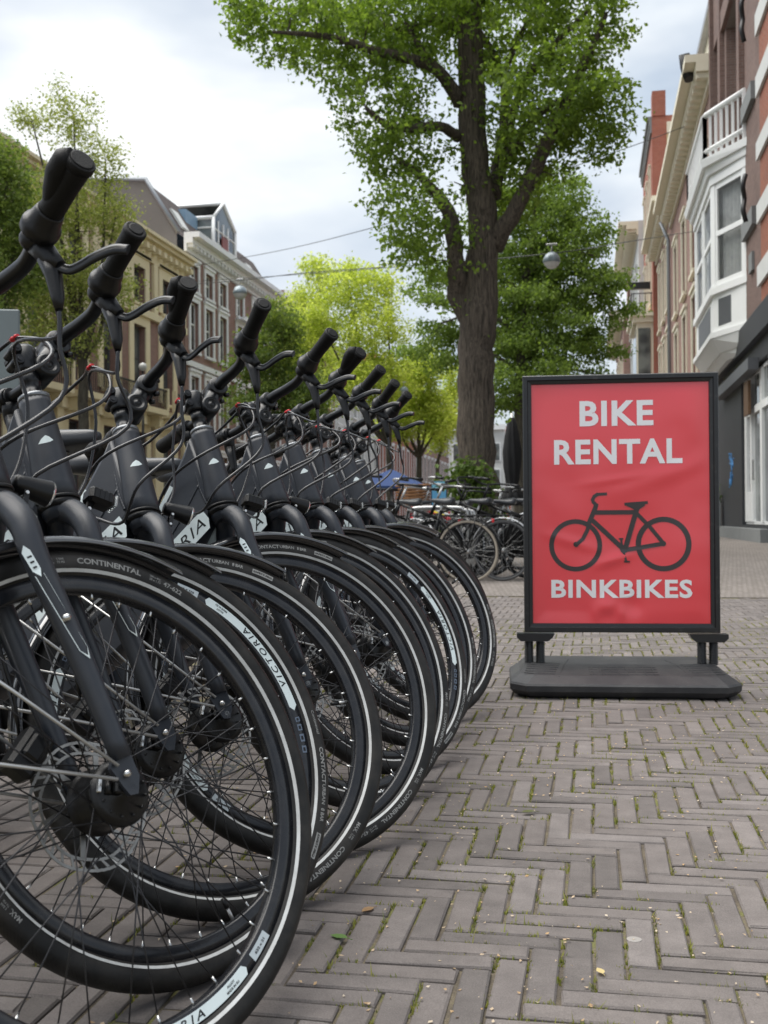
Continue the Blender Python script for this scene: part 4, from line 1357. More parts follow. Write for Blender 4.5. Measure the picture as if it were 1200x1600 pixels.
SZ0, SZ1, SHW = 0.233, 1.303, 0.3985     # frame bottom, top, half width
BD = 0.037
mb = MB()       # mitred snap frame: four sloped profiles
def frame_side(a, b_, ia, ib):
    # outer edge a-b, inner edge ia-ib; stepped profile facing -y
    prof = [(0.0, 0.018), (0.0, -0.014), (0.10, -0.019), (0.52, -0.019), (0.60, -0.012), (0.95, -0.010), (1.0, -0.003), (1.0, 0.018)]
    n_ = len(prof); v = []
    for (o_, i_) in ((a, ia), (b_, ib)):
        for t, y in prof: v.append((o_[0] + (i_[0] - o_[0]) * t, y, o_[1] + (i_[1] - o_[1]) * t))
    mb.add(v, [(k, (k + 1) % n_, n_ + (k + 1) % n_, n_ + k) for k in range(n_)])
oc = [(-SHW, SZ0), (SHW, SZ0), (SHW, SZ1), (-SHW, SZ1)]
ic = [(-SHW + BD, SZ0 + BD), (SHW - BD, SZ0 + BD), (SHW - BD, SZ1 - BD), (-SHW + BD, SZ1 - BD)]
for k in range(4): frame_side(oc[k], oc[(k + 1) % 4], ic[k], ic[(k + 1) % 4])
mb.build('frame', 'sign_frame', SG)
mb = MB()
mb.box(-SHW + .01, SHW - .01, 0.006, 0.016, SZ0 + .01, SZ1 - .01)
mb.build('back_panel', 'sign_frame', SG)
PW, PH = 2 * (SHW - BD), SZ1 - SZ0 - 2 * BD
PCZ = (SZ0 + SZ1) / 2
def wrinkle(u, w):
    """sheet relief in metres; u,w from the poster centre"""
    z = 0.0022 * math.sin(u * 5.2 + w * 2.1 + 0.6) + 0.0016 * math.sin(w * 6.5 - u * 3.0)
    z += 0.0012 * math.sin(u * 13 + 1.0) * math.sin(w * 9 + 0.4)
    for cu, cw, su, sw, am, rot in ((-0.03, -0.235, 0.07, 0.020, 0.005, 0.3), (-0.06, -0.43, 0.035, 0.035, 0.007, 0.0), (0.05, -0.42, 0.03, 0.05, -0.005, 0.2), (0.20, 0.12, 0.20, 0.035, 0.003, 0.35), (-0.20, -0.16, 0.10, 0.02, 0.003, -0.3), (-0.02, 0.10, 0.12, 0.012, 0.002, 0.15), (0.28, 0.36, 0.06, 0.12, 0.003, 0.5), (0.0, -0.475, 0.012, 0.04, 0.006, 0.0), (-0.10, -0.47, 0.02, 0.04, 0.004, 0.2)):
        c, s = math.cos(rot), math.sin(rot)
        a, b_ = (u - cu) * c + (w - cw) * s, -(u - cu) * s + (w - cw) * c
        z += am * math.exp(-(a / su) ** 2 - (b_ / sw) ** 2)
    e = min(1, min(PW / 2 - abs(u), PH / 2 - abs(w)) / 0.05)
    return z * max(0, e)
NU, NW = 60, 84
V = []; 
for j in range(NW + 1):
    for i in range(NU + 1):
        u, w = -PW / 2 + PW * i / NU, -PH / 2 + PH * j / NW
        V.append((u, -0.002 - wrinkle(u, w), PCZ + w))
F = [(j * (NU + 1) + i, j * (NU + 1) + i + 1, (j + 1) * (NU + 1) + i + 1, (j + 1) * (NU + 1) + i) for j in range(NW) for i in range(NU)]
poster = arr_mesh('poster', np.array(V), np.array(F), 'poster', SG, smooth=True)
def on_poster(off): return lambda x, y: (x, -0.002 - wrinkle(x, y) - off, PCZ + y)
def poster_text(body, cx, cy, w, h, wt):
    t = text2d(body, 0.12, wt, 0, 1.08)
    mb = MB()
    fn = on_poster(0.0011)
    add_text(mb, t, lambda x, y: fn(cx + x, cy + y), 0, sx=w / t[2], sy=h / t[3])
    mb.build('lettering', 'print_white', poster)
poster_text('BIKE', -0.013, 0.374, 0.301, 0.105, 0.0036)
poster_text('RENTAL', -0.008, 0.215, 0.523, 0.103, 0.0036)
poster_text('BINKBIKES', 0.002, -0.355, 0.574, 0.0765, 0.0034)
mb = MB()       # bicycle pictogram, each stroke a hair above the last so no faces coincide
zz = [0.0010]
def pz(): zz[0] += 0.00006; return zz[0]
def q2(x, y): return ((x - 537.5) / 1074.0, (647.5 - y) / 1074.0)
def disc(cx, cy, r0, r1, n_=56):
    o_ = pz(); c = q2(cx, cy); fn = on_poster(o_)
    v = []
    for k in range(n_):
        a = 2 * math.pi * k / n_
        for r_ in (r0, r1): v.append(fn(c[0] + r_ / 1074 * math.cos(a), c[1] + r_ / 1074 * math.sin(a)))
    mb.add(v, [(2 * k, 2 * k + 1, 2 * ((k + 1) % n_) + 1, 2 * ((k + 1) % n_)) for k in range(n_)])
def dot(cx, cy, r_): disc(cx, cy, 0.5, r_, 20)
def stroke(pts, w):
    P = [Vector(q2(*p)) for p in pts]; n_ = len(P); o_ = pz(); fn = on_poster(o_); v = []
    for i in range(n_):
        d = (P[min(i + 1, n_ - 1)] - P[max(i - 1, 0)]).normalized(); nr = Vector((-d.y, d.x)) * (w / 2 / 1074)
        v += [fn(*(P[i] + nr)), fn(*(P[i] - nr))]
    mb.add(v, [(2 * i, 2 * i + 1, 2 * i + 3, 2 * i + 2) for i in range(n_ - 1)])
disc(340, 834, 96, 117); disc(725, 830, 98, 121)
stroke([(480, 605), (438, 607)], 13); stroke([(442, 605), (424, 616), (416, 632), (420, 642), (434, 656)], 16)
stroke([(433, 648), (428, 668), (412, 706), (398, 740)], 20)
stroke([(402, 730), (392, 768), (372, 806), (345, 830)], 17); dot(342, 830, 12)
stroke([(418, 688), (608, 688)], 20); stroke([(414, 722), (470, 775), (548, 850)], 21)
stroke([(612, 668), (598, 715), (556, 858)], 22); stroke([(606, 690), (665, 752), (724, 826)], 17)
stroke([(552, 857), (726, 828)], 19); dot(724, 828, 12); dot(553, 852, 18)
stroke([(540, 806), (546, 850), (562, 905)], 10); stroke([(530, 806), (550, 806)], 7); stroke([(552, 908), (578, 908)], 8)
stroke([(556, 652), (600, 649), (658, 645)], 13); stroke([(575, 655), (600, 668), (618, 668), (642, 652)], 16); stroke([(566, 655), (590, 662), (645, 655)], 12)
mb.build('bicycle_pictogram', 'print_black', poster)
# foot: moulded rubber block
mb = MB()
def outline(hx, y0, y1, c):
    return [(-hx + c, y0), (hx - c, y0), (hx, y0 + c * 1.1), (hx, y1 - c), (hx - c, y1), (-hx + c, y1), (-hx, y1 - c), (-hx, y0 + c * 1.1)]
lay = [(0.0, 0.405, -0.255, 0.215, 0.05), (0.010, 0.430, -0.280, 0.235, 0.06), (0.030, 0.448, -0.298, 0.250, 0.065), (0.052, 0.450, -0.300, 0.252, 0.065), (0.060, 0.444, -0.294, 0.247, 0.062), (0.085, 0.408, -0.235, 0.232, 0.055), (0.098, 0.395, -0.140, 0.225, 0.05), (0.106, 0.385, -0.060, 0.218, 0.05)]
v = []
for z, hx, y0, y1, c in lay: v += [(x, y, z) for x, y in outline(hx, y0, y1, c)]
f = []
for k in range(len(lay) - 1):
    for i in range(8):
        j = (i + 1) % 8
        f.append((k * 8 + i, k * 8 + j, (k + 1) * 8 + j, (k + 1) * 8 + i))
f.append(tuple(range(8))[::-1]); f.append(tuple((len(lay) - 1) * 8 + i for i in range(8)))
mb.add(v, f)
foot = mb.build('foot', 'sign_base', SG)
foot.location.x = -0.012
mb = MB()       # moulded ribs: square grid in the middle, rays at both ends
def topz(y):
    ys = [(-0.294, 0.060), (-0.235, 0.085), (-0.140, 0.098), (-0.060, 0.106), (0.3, 0.106)]
    for (a, za), (b_, zb) in zip(ys, ys[1:]):
        if a <= y <= b_: return za + (zb - za) * (y - a) / (b_ - a)
    return 0.06
def rib(x0, y0, x1, y1):
    n_ = 4
    pts = [(x0 + (x1 - x0) * t / n_, y0 + (y1 - y0) * t / n_) for t in range(n_ + 1)]
    mb.tube([(x, y, topz(y) + 0.0004) for x, y in pts], 0.0016, 5)
for k in range(8): rib(-0.12 + 0.034 * k, -0.225, -0.12 + 0.034 * k, -0.10)
for k in range(4): rib(-0.135, -0.215 + 0.035 * k, 0.135, -0.215 + 0.035 * k)
for sd in (-1, 1):
    rib(sd * 0.255, -0.245, sd * 0.20, 0.10)
    for k in range(6): rib(sd * (0.272 - 0.006 * k), -0.215 + 0.032 * k, sd * (0.392 - 0.004 * k), -0.200 + 0.034 * k)
mb.build('foot_ribs', 'sign_base', foot)
for x in (-0.380, -0.333, 0.325, 0.372):
    mb = MB()
    pr_ = []
    for k in range(15):
        z = 0.100 + k * 0.0066
        pr_ += [(0.0150, z), (0.0195, z + 0.0022), (0.0195, z + 0.0044)]
    mb.lathe([(0.0, 0.100)] + pr_ + [(0.0, 0.199)], 16, (x, 0.0, 0), 'Z')
    mb.build('spring', 'sign_frame', SG)
for sd in (-1, 1):
    mb = MB()
    poly = [(-0.062, 0.196), (0.050, 0.196), (0.070, 0.212), (0.078, 0.228), (-0.078, 0.228), (-0.078, 0.212)]
    if sd > 0: poly = [(-x, z) for x, z in poly][::-1]
    cx = -0.352 if sd < 0 else 0.350
    mb.prism(poly, lambda u, w, t: (cx + u, t, w), -0.030, 0.030)
    mb.build('bracket', 'sign_frame', SG)

# ------------------------------------------------------------------ buildings
MT['brick_dark'] = brick_mat('dark_brown_brick', (0.145, 0.085, 0.070), (0.19, 0.115, 0.094), (0.20, 0.175, 0.155))
MT['brick_red'] = brick_mat('red_brick', (0.30, 0.075, 0.042), (0.36, 0.105, 0.060), (0.30, 0.24, 0.20))
MT['brick_orange'] = brick_mat('orange_brick', (0.31, 0.088, 0.044), (0.25, 0.070, 0.038), (0.32, 0.24, 0.18))
MT['brick_mid'] = brick_mat('brown_red_brick', (0.25, 0.140, 0.112), (0.31, 0.175, 0.14), (0.28, 0.24, 0.21))
MT['brick_yellow'] = brick_mat('yellow_painted_brick', (0.68, 0.60, 0.36), (0.64, 0.56, 0.33), (0.58, 0.50, 0.30), bump=0.5)
MT['stone_yellow'] = mat('ochre_stone', (0.80, 0.71, 0.47), 0.8, var=0.4, vscale=1.2, bump=0.15, bscale=30, col2=(0.66, 0.56, 0.34))
MT['cream'] = mat('cream_paint', (0.76, 0.71, 0.56), 0.6, var=0.25, vscale=1.5, col2=(0.62, 0.57, 0.43))
MT['wpaint'] = mat('white_paint', (0.82, 0.83, 0.82), 0.5, var=0.15, vscale=2.5, col2=(0.62, 0.63, 0.62))
MT['gpaint'] = mat('grey_paint', (0.10, 0.105, 0.115), 0.5, var=0.2, vscale=3)
MT['shopdark'] = mat('charcoal_render', (0.030, 0.032, 0.037), 0.6, var=0.35, vscale=2.0, bump=0.05, bscale=60)
MT['stone_grey'] = mat('grey_stone', (0.22, 0.23, 0.23), 0.8, var=0.35, vscale=5, bump=0.1)
MT['stone_white'] = mat('white_stone', (0.62, 0.63, 0.61), 0.7, var=0.3, vscale=4, col2=(0.45, 0.47, 0.46))
MT['rooftile'] = brick_mat('roof_tiles', (0.115, 0.090, 0.082), (0.085, 0.068, 0.063), (0.04, 0.035, 0.032), bump=1.0)
for q in MT['rooftile'].node_tree.nodes:
    if q.type == 'TEX_BRICK': q.inputs['Brick Width'].default_value = 0.25; q.inputs['Row Height'].default_value = 0.30; q.inputs['Mortar Size'].default_value = 0.02
MT['zinc'] = mat('zinc', (0.30, 0.32, 0.34), 0.45, 0.4, var=0.3, vscale=1.5)
MT['plaster'] = mat('grey_plaster', (0.20, 0.19, 0.175), 0.9, var=0.35, vscale=0.7, bump=0.1, bscale=12)
MT['bluemetal'] = mat('blue_cladding', (0.22, 0.34, 0.46), 0.5, var=0.2, vscale=2)
MT['iron'] = mat('black_iron', (0.012, 0.012, 0.013), 0.5)
MT['curtain'] = mat('net_curtain', (0.62, 0.64, 0.63), 0.9, var=0.4, vscale=7)
MT['wood'] = mat('brown_wood', (0.14, 0.075, 0.035), 0.6, var=0.4, vscale=6)
MT['pot'] = mat('pale_planter', (0.48, 0.52, 0.52), 0.6, var=0.2, vscale=4)
m, n, l, b = nt('window_glass')
b.inputs['Base Color'].default_value = (0.055, 0.066, 0.070, 1)
b.inputs['Roughness'].default_value = 0.06
b.inputs['Specular IOR Level'].default_value = 0.9
MT['glass'] = m
tcg = n.new('ShaderNodeTexCoord'); nzg = n.new('ShaderNodeTexNoise'); nzg.inputs['Scale'].default_value = 0.9
rpg = n.new('ShaderNodeValToRGB'); rpg.color_ramp.elements[0].color = (0.035, 0.042, 0.045, 1); rpg.color_ramp.elements[0].position = .4; rpg.color_ramp.elements[1].color = (0.17, 0.19, 0.18, 1); rpg.color_ramp.elements[1].position = .62
l.new(tcg.outputs['Object'], nzg.inputs['Vector']); l.new(nzg.outputs['Fac'], rpg.inputs['Fac']); l.new(rpg.outputs['Color'], b.inputs['Base Color'])

m, n, l, b = nt('clear_window_glass')
b.inputs['Base Color'].default_value = (0.04, 0.05, 0.05, 1); b.inputs['Roughness'].default_value = 0.03; b.inputs['Alpha'].default_value = 0.18
b.inputs['Specular IOR Level'].default_value = 0.7
MT['clear_glass'] = m

class Facade:
    """local frame: u along the street (y), w up, t outwards; s = direction of outwards on x"""
    def __init__(s_, root, X, s, g=0.0):
        s_.root, s_.X, s_.s, s_.g = root, X, s, g
    def P(s_, u, w, t): return (s_.X + s_.s * t, u, w)
    def bx(s_, mb, u0, u1, w0, w1, t0, t1, mi=0):
        a, b_ = s_.X + s_.s * t0, s_.X + s_.s * t1
        mb.box(min(a, b_), max(a, b_), u0, u1, w0, w1, mi)
    def wall(s_, name, m_, u0, u1, w0, w1, ops, depth=0.16, back=9.0):
        """front sheet with openings and reveals, plus the block behind"""
        mb = MB()
        us = sorted({u0, u1, *[o[0] for o in ops], *[o[1] for o in ops]})
        ws = sorted({w0, w1, *[o[2] for o in ops], *[o[3] for o in ops]})
        us = [u for u in us if u0 <= u <= u1]; ws = [w for w in ws if w0 <= w <= w1]
        for i in range(len(us) - 1):
            for j in range(len(ws) - 1):
                cu, cw = (us[i] + us[i + 1]) / 2, (ws[j] + ws[j + 1]) / 2
                if any(o[0] < cu < o[1] and o[2] < cw < o[3] for o in ops): continue
                q = [s_.P(us[i], ws[j], 0), s_.P(us[i + 1], ws[j], 0), s_.P(us[i + 1], ws[j + 1], 0), s_.P(us[i], ws[j + 1], 0)]
                mb.add(q, [(0, 1, 2, 3) if s_.s > 0 else (3, 2, 1, 0)])
        for o in ops:
            a, b_, c, d = o[:4]
            for (p, q) in (((a, c), (b_, c)), ((b_, c), (b_, d)), ((b_, d), (a, d)), ((a, d), (a, c))):
                v = [s_.P(*p, 0), s_.P(*q, 0), s_.P(*q, -depth), s_.P(*p, -depth)]
                mb.add(v, [(0, 1, 2, 3) if s_.s > 0 else (3, 2, 1, 0)])
        # sides, top and back
        Xb = s_.X - s_.s * back
        A = [(s_.X, u0), (s_.X, u1), (Xb, u1), (Xb, u0)]
        v = [(x, y, w0) for x, y in A] + [(x, y, w1) for x, y in A]
        f = [(1, 2, 6, 5), (2, 3, 7, 6), (3, 0, 4, 7), (4, 5, 6, 7)]
        mb.add(v, f if s_.s < 0 else [q[::-1] for q in f])
        return mb.build(name, m_, s_.root)
    def window(s_, u0, u1, w0, w1, fm='wpaint', cross=True, surround=None, sill=None, depth=0.16, sw=0.16, curtain=False, arch=False, lights=2):
        mb = MB()
        d = depth - 0.05; k = 0.07
        s_.bx(mb, u0, u0 + k, w0, w1, -d - .05, -d); s_.bx(mb, u1 - k, u1, w0, w1, -d - .05, -d)
        s_.bx(mb, u0 + k, u1 - k, w0, w0 + k, -d - .05, -d); s_.bx(mb, u0 + k, u1 - k, w1 - k, w1, -d - .05, -d)
        wm = w0 + (w1 - w0) * 0.56
        if cross: s_.bx(mb, u0 + k, u1 - k, wm - .035, wm + .035, -d - .048, -d + .004)
        for i in range(1, lights):
            uc = u0 + (u1 - u0) * i / lights
            s_.bx(mb, uc - .02, uc + .02, w0 + k, w1 - k, -d - .046, -d - .004)
        win = mb.build('window', fm, s_.root)
        mb = MB()
        q = [s_.P(u0 + .02, w0 + .02, -d - .03), s_.P(u1 - .02, w0 + .02, -d - .03), s_.P(u1 - .02, w1 - .02, -d - .03), s_.P(u0 + .02, w1 - .02, -d - .03)]
        mb.add(q, [(0, 1, 2, 3) if s_.s > 0 else (3, 2, 1, 0)])
        mb.build('pane', 'glass', win)
        if surround:
            mb = MB()
            s_.bx(mb, u0 - sw, u0 - .002, w0 - .05, w1 + sw, .003, .06); s_.bx(mb, u1 + .002, u1 + sw, w0 - .05, w1 + sw, .003, .06)
            s_.bx(mb, u0 - .002, u1 + .002, w1 + .002, w1 + sw, .003, .058)
            s_.bx(mb, u0 - sw - .05, u1 + sw + .05, w1 + sw + .002, w1 + sw + .12, .003, .12)
            mb.build('surround', surround, win)
        if sill:
            mb = MB()
            s_.bx(mb, u0 - .12, u1 + .12, w0 - .17, w0 - .052, .003, .14)
            mb.build('sill', sill, win)
        return win
    def cornice(s_, u0, u1, w, m_, steps=((0.0, 0.25, 0.12), (0.25, 0.45, 0.3), (0.45, 0.62, 0.5)), dent=None):
        mb = MB()
        for a, b_, t in steps: s_.bx(mb, u0, u1, w + a, w + b_ - .002, .003, t)
        if dent:
            u = u0 + .1
            while u < u1 - .2:
                s_.bx(mb, u, u + dent * .45, w + steps[1][0] - .16, w + steps[1][0] - .004, .1, steps[1][2] - .02); u += dent
        return mb.build('cornice', m_, s_.root)
    def part(s_, name, m_, *boxes):
        mb = MB()
        for q in boxes: s_.bx(mb, *q)
        return mb.build(name, m_, s_.root)

def house(name, label, loc):
    o = empty(name, loc)
    tag(o, label, 'building')
    # the parts are drawn in world coordinates, so undo the root's offset
    return o

def settle(root):
    """parts were drawn in world coordinates; shift them so the root stands at its base"""
    inv = Matrix.Translation(-Vector(root.location))
    for ch in root.children:
        if ch.type == 'MESH' and not ch.get('_set'):
            ch.matrix_local = inv; ch['_set'] = 1
    for ch in root.children:
        if '_set' in ch: del ch['_set']

# ---- right side, near: dark brick house over a charcoal shop front
RX = 3.5
r1 = house('brick_house', 'dark brown brick house with white bay window and balcony over a charcoal shop front', (RX, 25.0, 0.15))
F1 = Facade(r1, RX, -1)
ops_up = [(26.25, 28.95, 9.5, 13.2), (30.85, 31.72, 11.9, 13.8)]
F1.wall('wall', 'brick_dark', 15.0, 32.05, 4.95, 18.5, ops_up, 0.32)
F1.window(26.25, 28.95, 9.5, 13.2, cross=True, depth=0.32, lights=2)
F1.window(30.85, 31.72, 11.9, 13.8, cross=True, depth=0.32, lights=1)
F1.part('brick_pier', 'brick_dark', (25.70, 26.10, 9.2, 18.4, 0.003, 0.12), (29.3, 29.7, 9.2, 18.4, 0.003, 0.12), (31.75, 32.04, 9.2, 18.4, 0.003, 0.10))
F1.part('lintel', 'brick_dark', (26.12, 29.28, 13.25, 13.75, 0.003, 0.10))
F1.part('brick_pilaster', 'brick_orange', (21.2, 22.85, 5.0, 18.4, 0.003, 0.10))
for z0, z1 in ((10.40, 10.84), (9.16, 9.57), (7.88, 8.24), (6.6, 6.98), (5.33, 5.74)):
    F1.part('stone_block', 'stone_white', (21.1, 23.0, z0, z1, 0.104, 0.16))
for z0 in (9.55, 6.9):
    F1.part('stone_band', 'stone_grey', (24.05, 25.68, z0, z0 + .38, 0.003, 0.10))
F1.part('stone_panel', 'stone_grey', (24.4, 24.9, 6.0, 6.4, 0.003, 0.06))
mb = MB()       # wall anchors
for z in (11.2, 7.4):
    p_ = smooth_path([(RX - .24, 23.9, z - .5), (RX - .30, 23.85, z - .25), (RX - .26, 23.95, z), (RX - .30, 23.85, z + .25), (RX - .24, 23.9, z + .5)], 4)
    mb.tube(p_, 0.05, 6)
mb.build('wall_anchor', 'iron', r1)
# shop front: fascia, recess with door, pillar, step
F1.wall('shop_wall', 'shopdark', 15.0, 32.05, 0.1, 4.4, [(22.75, 26.7, 0.5, 3.95), (16.5, 22.2, 0.6, 3.9)], 0.14)
F1.part('fascia', 'shopdark', (15.0, 32.05, 4.402, 4.948, 0.0, 0.14))
F1.part('awning_box', 'gpaint', (23.95, 30.2, 3.80, 4.05, 0.003, 0.22))
F1.part('step', 'stone_grey', (22.6, 30.3, 0.1, 0.44, 0.003, 0.20))
def shop_door():
    w_ = F1.window(22.75, 26.7, 0.52, 3.9, cross=False, depth=0.14, lights=3)
    mb = MB()
    F1.bx(mb, 22.8, 26.65, 2.98, 3.14, -0.12, -0.06)
    F1.bx(mb, 25.45, 26.62, 0.58, 1.25, -0.12, -0.07)
    F1.bx(mb, 25.5, 25.75, 0.58, 3.85, -0.121, -0.055); F1.bx(mb, 26.3, 26.63, 0.58, 3.85, -0.122, -0.056)
    F1.bx(mb, 24.0, 24.25, 0.58, 3.85, -0.121, -0.055)
    mb.build('transom', 'wpaint', w_)
    mb = MB()
    F1.bx(mb, 25.10, 25.14, 1.5, 1.95, -0.05, -0.01)
    mb.build('handle', 'steel', w_)
shop_door()
F1.window(16.5, 22.2, 0.6, 3.9, depth=0.4, fm='gpaint', lights=3)
F1.part('hanging_board', 'wood', (25.0, 25.7, 2.95, 3.7, 0.02, 0.08))
# graffiti tag on the dark return
mb = MB()
rg = random.Random(5)
for k in range(9):
    y0, z0 = 28.6 + rg.uniform(-.45, .45), 1.85 + rg.uniform(-.3, .3)
    pts = [(RX - 0.004, y0 + rg.uniform(-.35, .35), z0 + rg.uniform(-.25, .25)) for _ in range(4)]
    mb.tube(smooth_path(pts, 5), 0.010, 4)
mb.build('graffiti', mat('blue_spray', (0.05, 0.22, 0.50), 0.6), r1)
F1.part('roof_edge', 'stone_grey', (15.0, 32.06, 18.5, 18.75, -0.3, 0.3))
# bay window: plan polygon swept up in bands
BAYP = [(RX - .003, 25.65), (RX - .60, 27.05), (RX - .60, 31.35), (RX - .003, 31.98)]
def band(mb, w0, w1, grow=0.0, g1=None, mi=0):
    if g1 is None: g1 = grow
    def ofs(g): return [(RX - .003, 25.65 - g), (RX - .60 - g, 27.05 - g * .6), (RX - .60 - g, 31.35 + g * .6), (RX - .003, 31.98 + g)]
    a, b_ = ofs(grow), ofs(g1)
    v = [(x, y, w0) for x, y in a] + [(x, y, w1) for x, y in b_]
    mb.add(v, [(0, 4, 5, 1), (1, 5, 6, 2), (2, 6, 7, 3), (0, 1, 2, 3), (7, 6, 5, 4)], mi)
mb = MB()
band(mb, 4.45, 4.62, -0.35, -0.22); band(mb, 4.622, 4.95, -0.18, 0.04); band(mb, 4.952, 5.08, 0.06); band(mb, 5.99, 6.16, 0.05)
band(mb, 8.62, 8.85, 0.03); band(mb, 8.852, 9.02, 0.10, 0.14); band(mb, 9.022, 9.20, 0.22, 0.26)
band(mb, 5.082, 5.988, -0.03); 
bay = mb.build('bay_window', 'wpaint', r1)
def side_quad(mb, i, t0, t1, w0, w1, out, mi=0, thick=0.05):
    a, b_ = Vector(BAYP[i]), Vector(BAYP[i + 1])
    d = b_ - a; nr = Vector((-d.y, d.x)).normalized()
    if nr.x > 0: nr = -nr
    p, q = a + d * t0 + nr * out, a + d * t1 + nr * out
    p2, q2_ = p - nr * thick, q - nr * thick
    v = [(p.x, p.y, w0), (q.x, q.y, w0), (q.x, q.y, w1), (p.x, p.y, w1), (p2.x, p2.y, w0), (q2_.x, q2_.y, w0), (q2_.x, q2_.y, w1), (p2.x, p2.y, w1)]
    mb.add(v, [(0, 1, 2, 3), (7, 6, 5, 4), (0, 4, 5, 1), (1, 5, 6, 2), (2, 6, 7, 3), (3, 7, 4, 0)], mi)
for i, cols in ((0, [(0.0, 0.10), (0.90, 1.0)]), (1, [(0.0, 0.05), (0.48, 0.53), (0.95, 1.0)]), (2, [(0.0, 0.15), (0.85, 1.0)])):
    for t0, t1 in cols:
        mb = MB(); side_quad(mb, i, t0, t1, 6.162, 8.618, 0.0); mb.build('bay_mullion', 'wpaint', r1)
    for (ta, _), (tb, _2) in zip([(c[1], 0) for c in cols[:-1]], [(c[0], 0) for c in cols[1:]]):
        mb = MB()
        side_quad(mb, i, ta, tb, 6.162, 6.30, -0.02); side_quad(mb, i, ta, tb, 8.48, 8.617, -0.02); side_quad(mb, i, ta, tb, 7.36, 7.48, -0.015)
        side_quad(mb, i, ta + .001, ta + .05, 6.302, 8.478, -0.02); side_quad(mb, i, tb - .05, tb - .001, 6.302, 8.478, -0.02)
        w_ = mb.build('bay_sash', 'wpaint', r1)
        mb = MB(); side_quad(mb, i, ta, tb, 6.2, 8.6, -0.04, 0, 0.01); mb.build('pane', 'clear_glass', w_)
    mb = MB()
    side_quad(mb, i, 0.16, 0.84, 5.22, 5.86, -0.022, 0, 0.03)
    mb.build('bay_panel', 'gpaint', r1)
mb = MB()       # curtain hanging just inside the near panes
for i in (0, 1):
    a, b_ = Vector(BAYP[i]), Vector(BAYP[i + 1])
    N = 40; v = []
    d = b_ - a; nr = Vector((-d.y, d.x)).normalized()
    if nr.x > 0: nr = -nr
    for k in range(N + 1):
        t = (0.34 if i == 0 else 0.1) + (0.62 if i == 0 else 0.85) * k / N
        p = a + d * t - nr * (0.20 + 0.03 * math.sin(k * 0.9) + 0.012 * math.sin(k * 2.3))
        v += [(p.x, p.y, 6.25), (p.x, p.y, 8.5)]
    mb.add(v, [(2 * k, 2 * k + 2, 2 * k + 3, 2 * k + 1) for k in range(N)], 0, True)
mb.build('curtain', 'curtain', r1)
# balcony railing on the bay roof
mb = MB()
band_pts = [(RX - .02, 25.55), (RX - .74, 27.0), (RX - .74, 31.4), (RX - .02, 32.0)]
for i in range(3):
    a, b_ = Vector(band_pts[i]), Vector(band_pts[i + 1])
    for z, h in ((9.42, 0.07), (10.28, 0.09)):
        mb.tube([(a.x, a.y, z), (b_.x, b_.y, z)], h, 4, up=(0, 0, 1))
    nn_ = 7 if i == 0 else (18 if i == 1 else 4)
    for k in range(nn_ + 1):
        p = a + (b_ - a) * (k / nn_)
        s_ = 0.10 if k in (0, nn_) else 0.06
        mb.box(p.x - s_ / 2, p.x + s_ / 2, p.y - s_ / 2, p.y + s_ / 2, 9.21, 10.32)
mb.build('balcony_railing', 'wpaint', r1)
settle(r1)
# what stands by the shop
pot = empty('planter', (RX - .30, 30.6, 0.17))
tag(pot, 'tall pale grey planter with a small shrub beside the charcoal shop front', 'planter')
mb = MB(); mb.cbox(-.22, .22, -.22, .22, 0, 0.95, 0.02); mb.box(-.17, .17, -.17, .17, 0.951, 0.96); mb.build('pot', 'pot', pot)

# ---- right side, further: row of houses
def row_house(name, label, X, s, y0, y1, H_, wall_m, cols, floors, trim, corn, base=0.0, door=None, roof=None, corn_out=0.6, frame='wpaint', lights=2, surround=True, pier=None):
    root = house(name, label, (X, (y0 + y1) / 2, base))
    Fc = Facade(root, X, s)
    ops = [(c - w / 2, c + w / 2, z0, z0 + h) for c in cols for (z0, h, w) in floors]
    Fc.wall('wall', wall_m, y0, y1, base, H_, ops, 0.2)
    for o in ops: Fc.window(*o, fm=frame, cross=True, surround=trim if surround else None, sill=trim, depth=0.2, lights=lights)
    k = corn_out
    Fc.cornice(y0 + .01, y1 - .01, H_ - .85, corn, ((0.0, 0.35, 0.10), (0.35, 0.62, k * .6), (0.62, 0.84, k)), dent=0.55)
    return root, Fc
rr2, F2 = row_house('row_house', 'cream and brick house with deep cream eaves beyond the bay window house', RX, -1, 32.07, 48.2, 13.9, 'brick_mid',
    [34.3, 37.9, 41.7, 45.6], [(8.95, 2.75, 1.5), (5.2, 2.95, 1.5), (0.9, 2.9, 1.5)], 'cream', 'cream', base=0.1, corn_out=0.75, frame='cream')
F2.part('dormer', 'cream', (33.2, 36.6, 13.92, 15.6, -2.2, -0.2))
F2.part('dormer_roof', 'zinc', (33.0, 36.8, 15.602, 15.8, -2.3, 0.0))
mb = MB()
mb.tube([(RX - .12, 48.25, 0.2), (RX - .12, 48.25, 12.6), (RX - .45, 48.25, 13.4)], 0.075, 10)
mb.build('downpipe', 'zinc', rr2)
mb = MB()
mb.tube([(RX - .55, 32.9, 13.5), (RX - .65, 33.0, 13.9), (RX - .7, 32.9, 14.25)], 0.16, 8)
mb.build('vent_pipe', 'iron', rr2)
settle(rr2)
rr3, F3 = row_house('row_house', 'narrow red brown brick house with cream framed windows right of the downpipe', RX, -1, 48.3, 58.2, 14.6, 'brick_mid',
    [50.2, 53.0, 55.9], [(10.0, 2.9, 1.3), (5.9, 3.0, 1.3), (1.0, 3.0, 1.3)], 'cream', 'cream', base=0.1, corn_out=0.8, frame='cream')
settle(rr3)
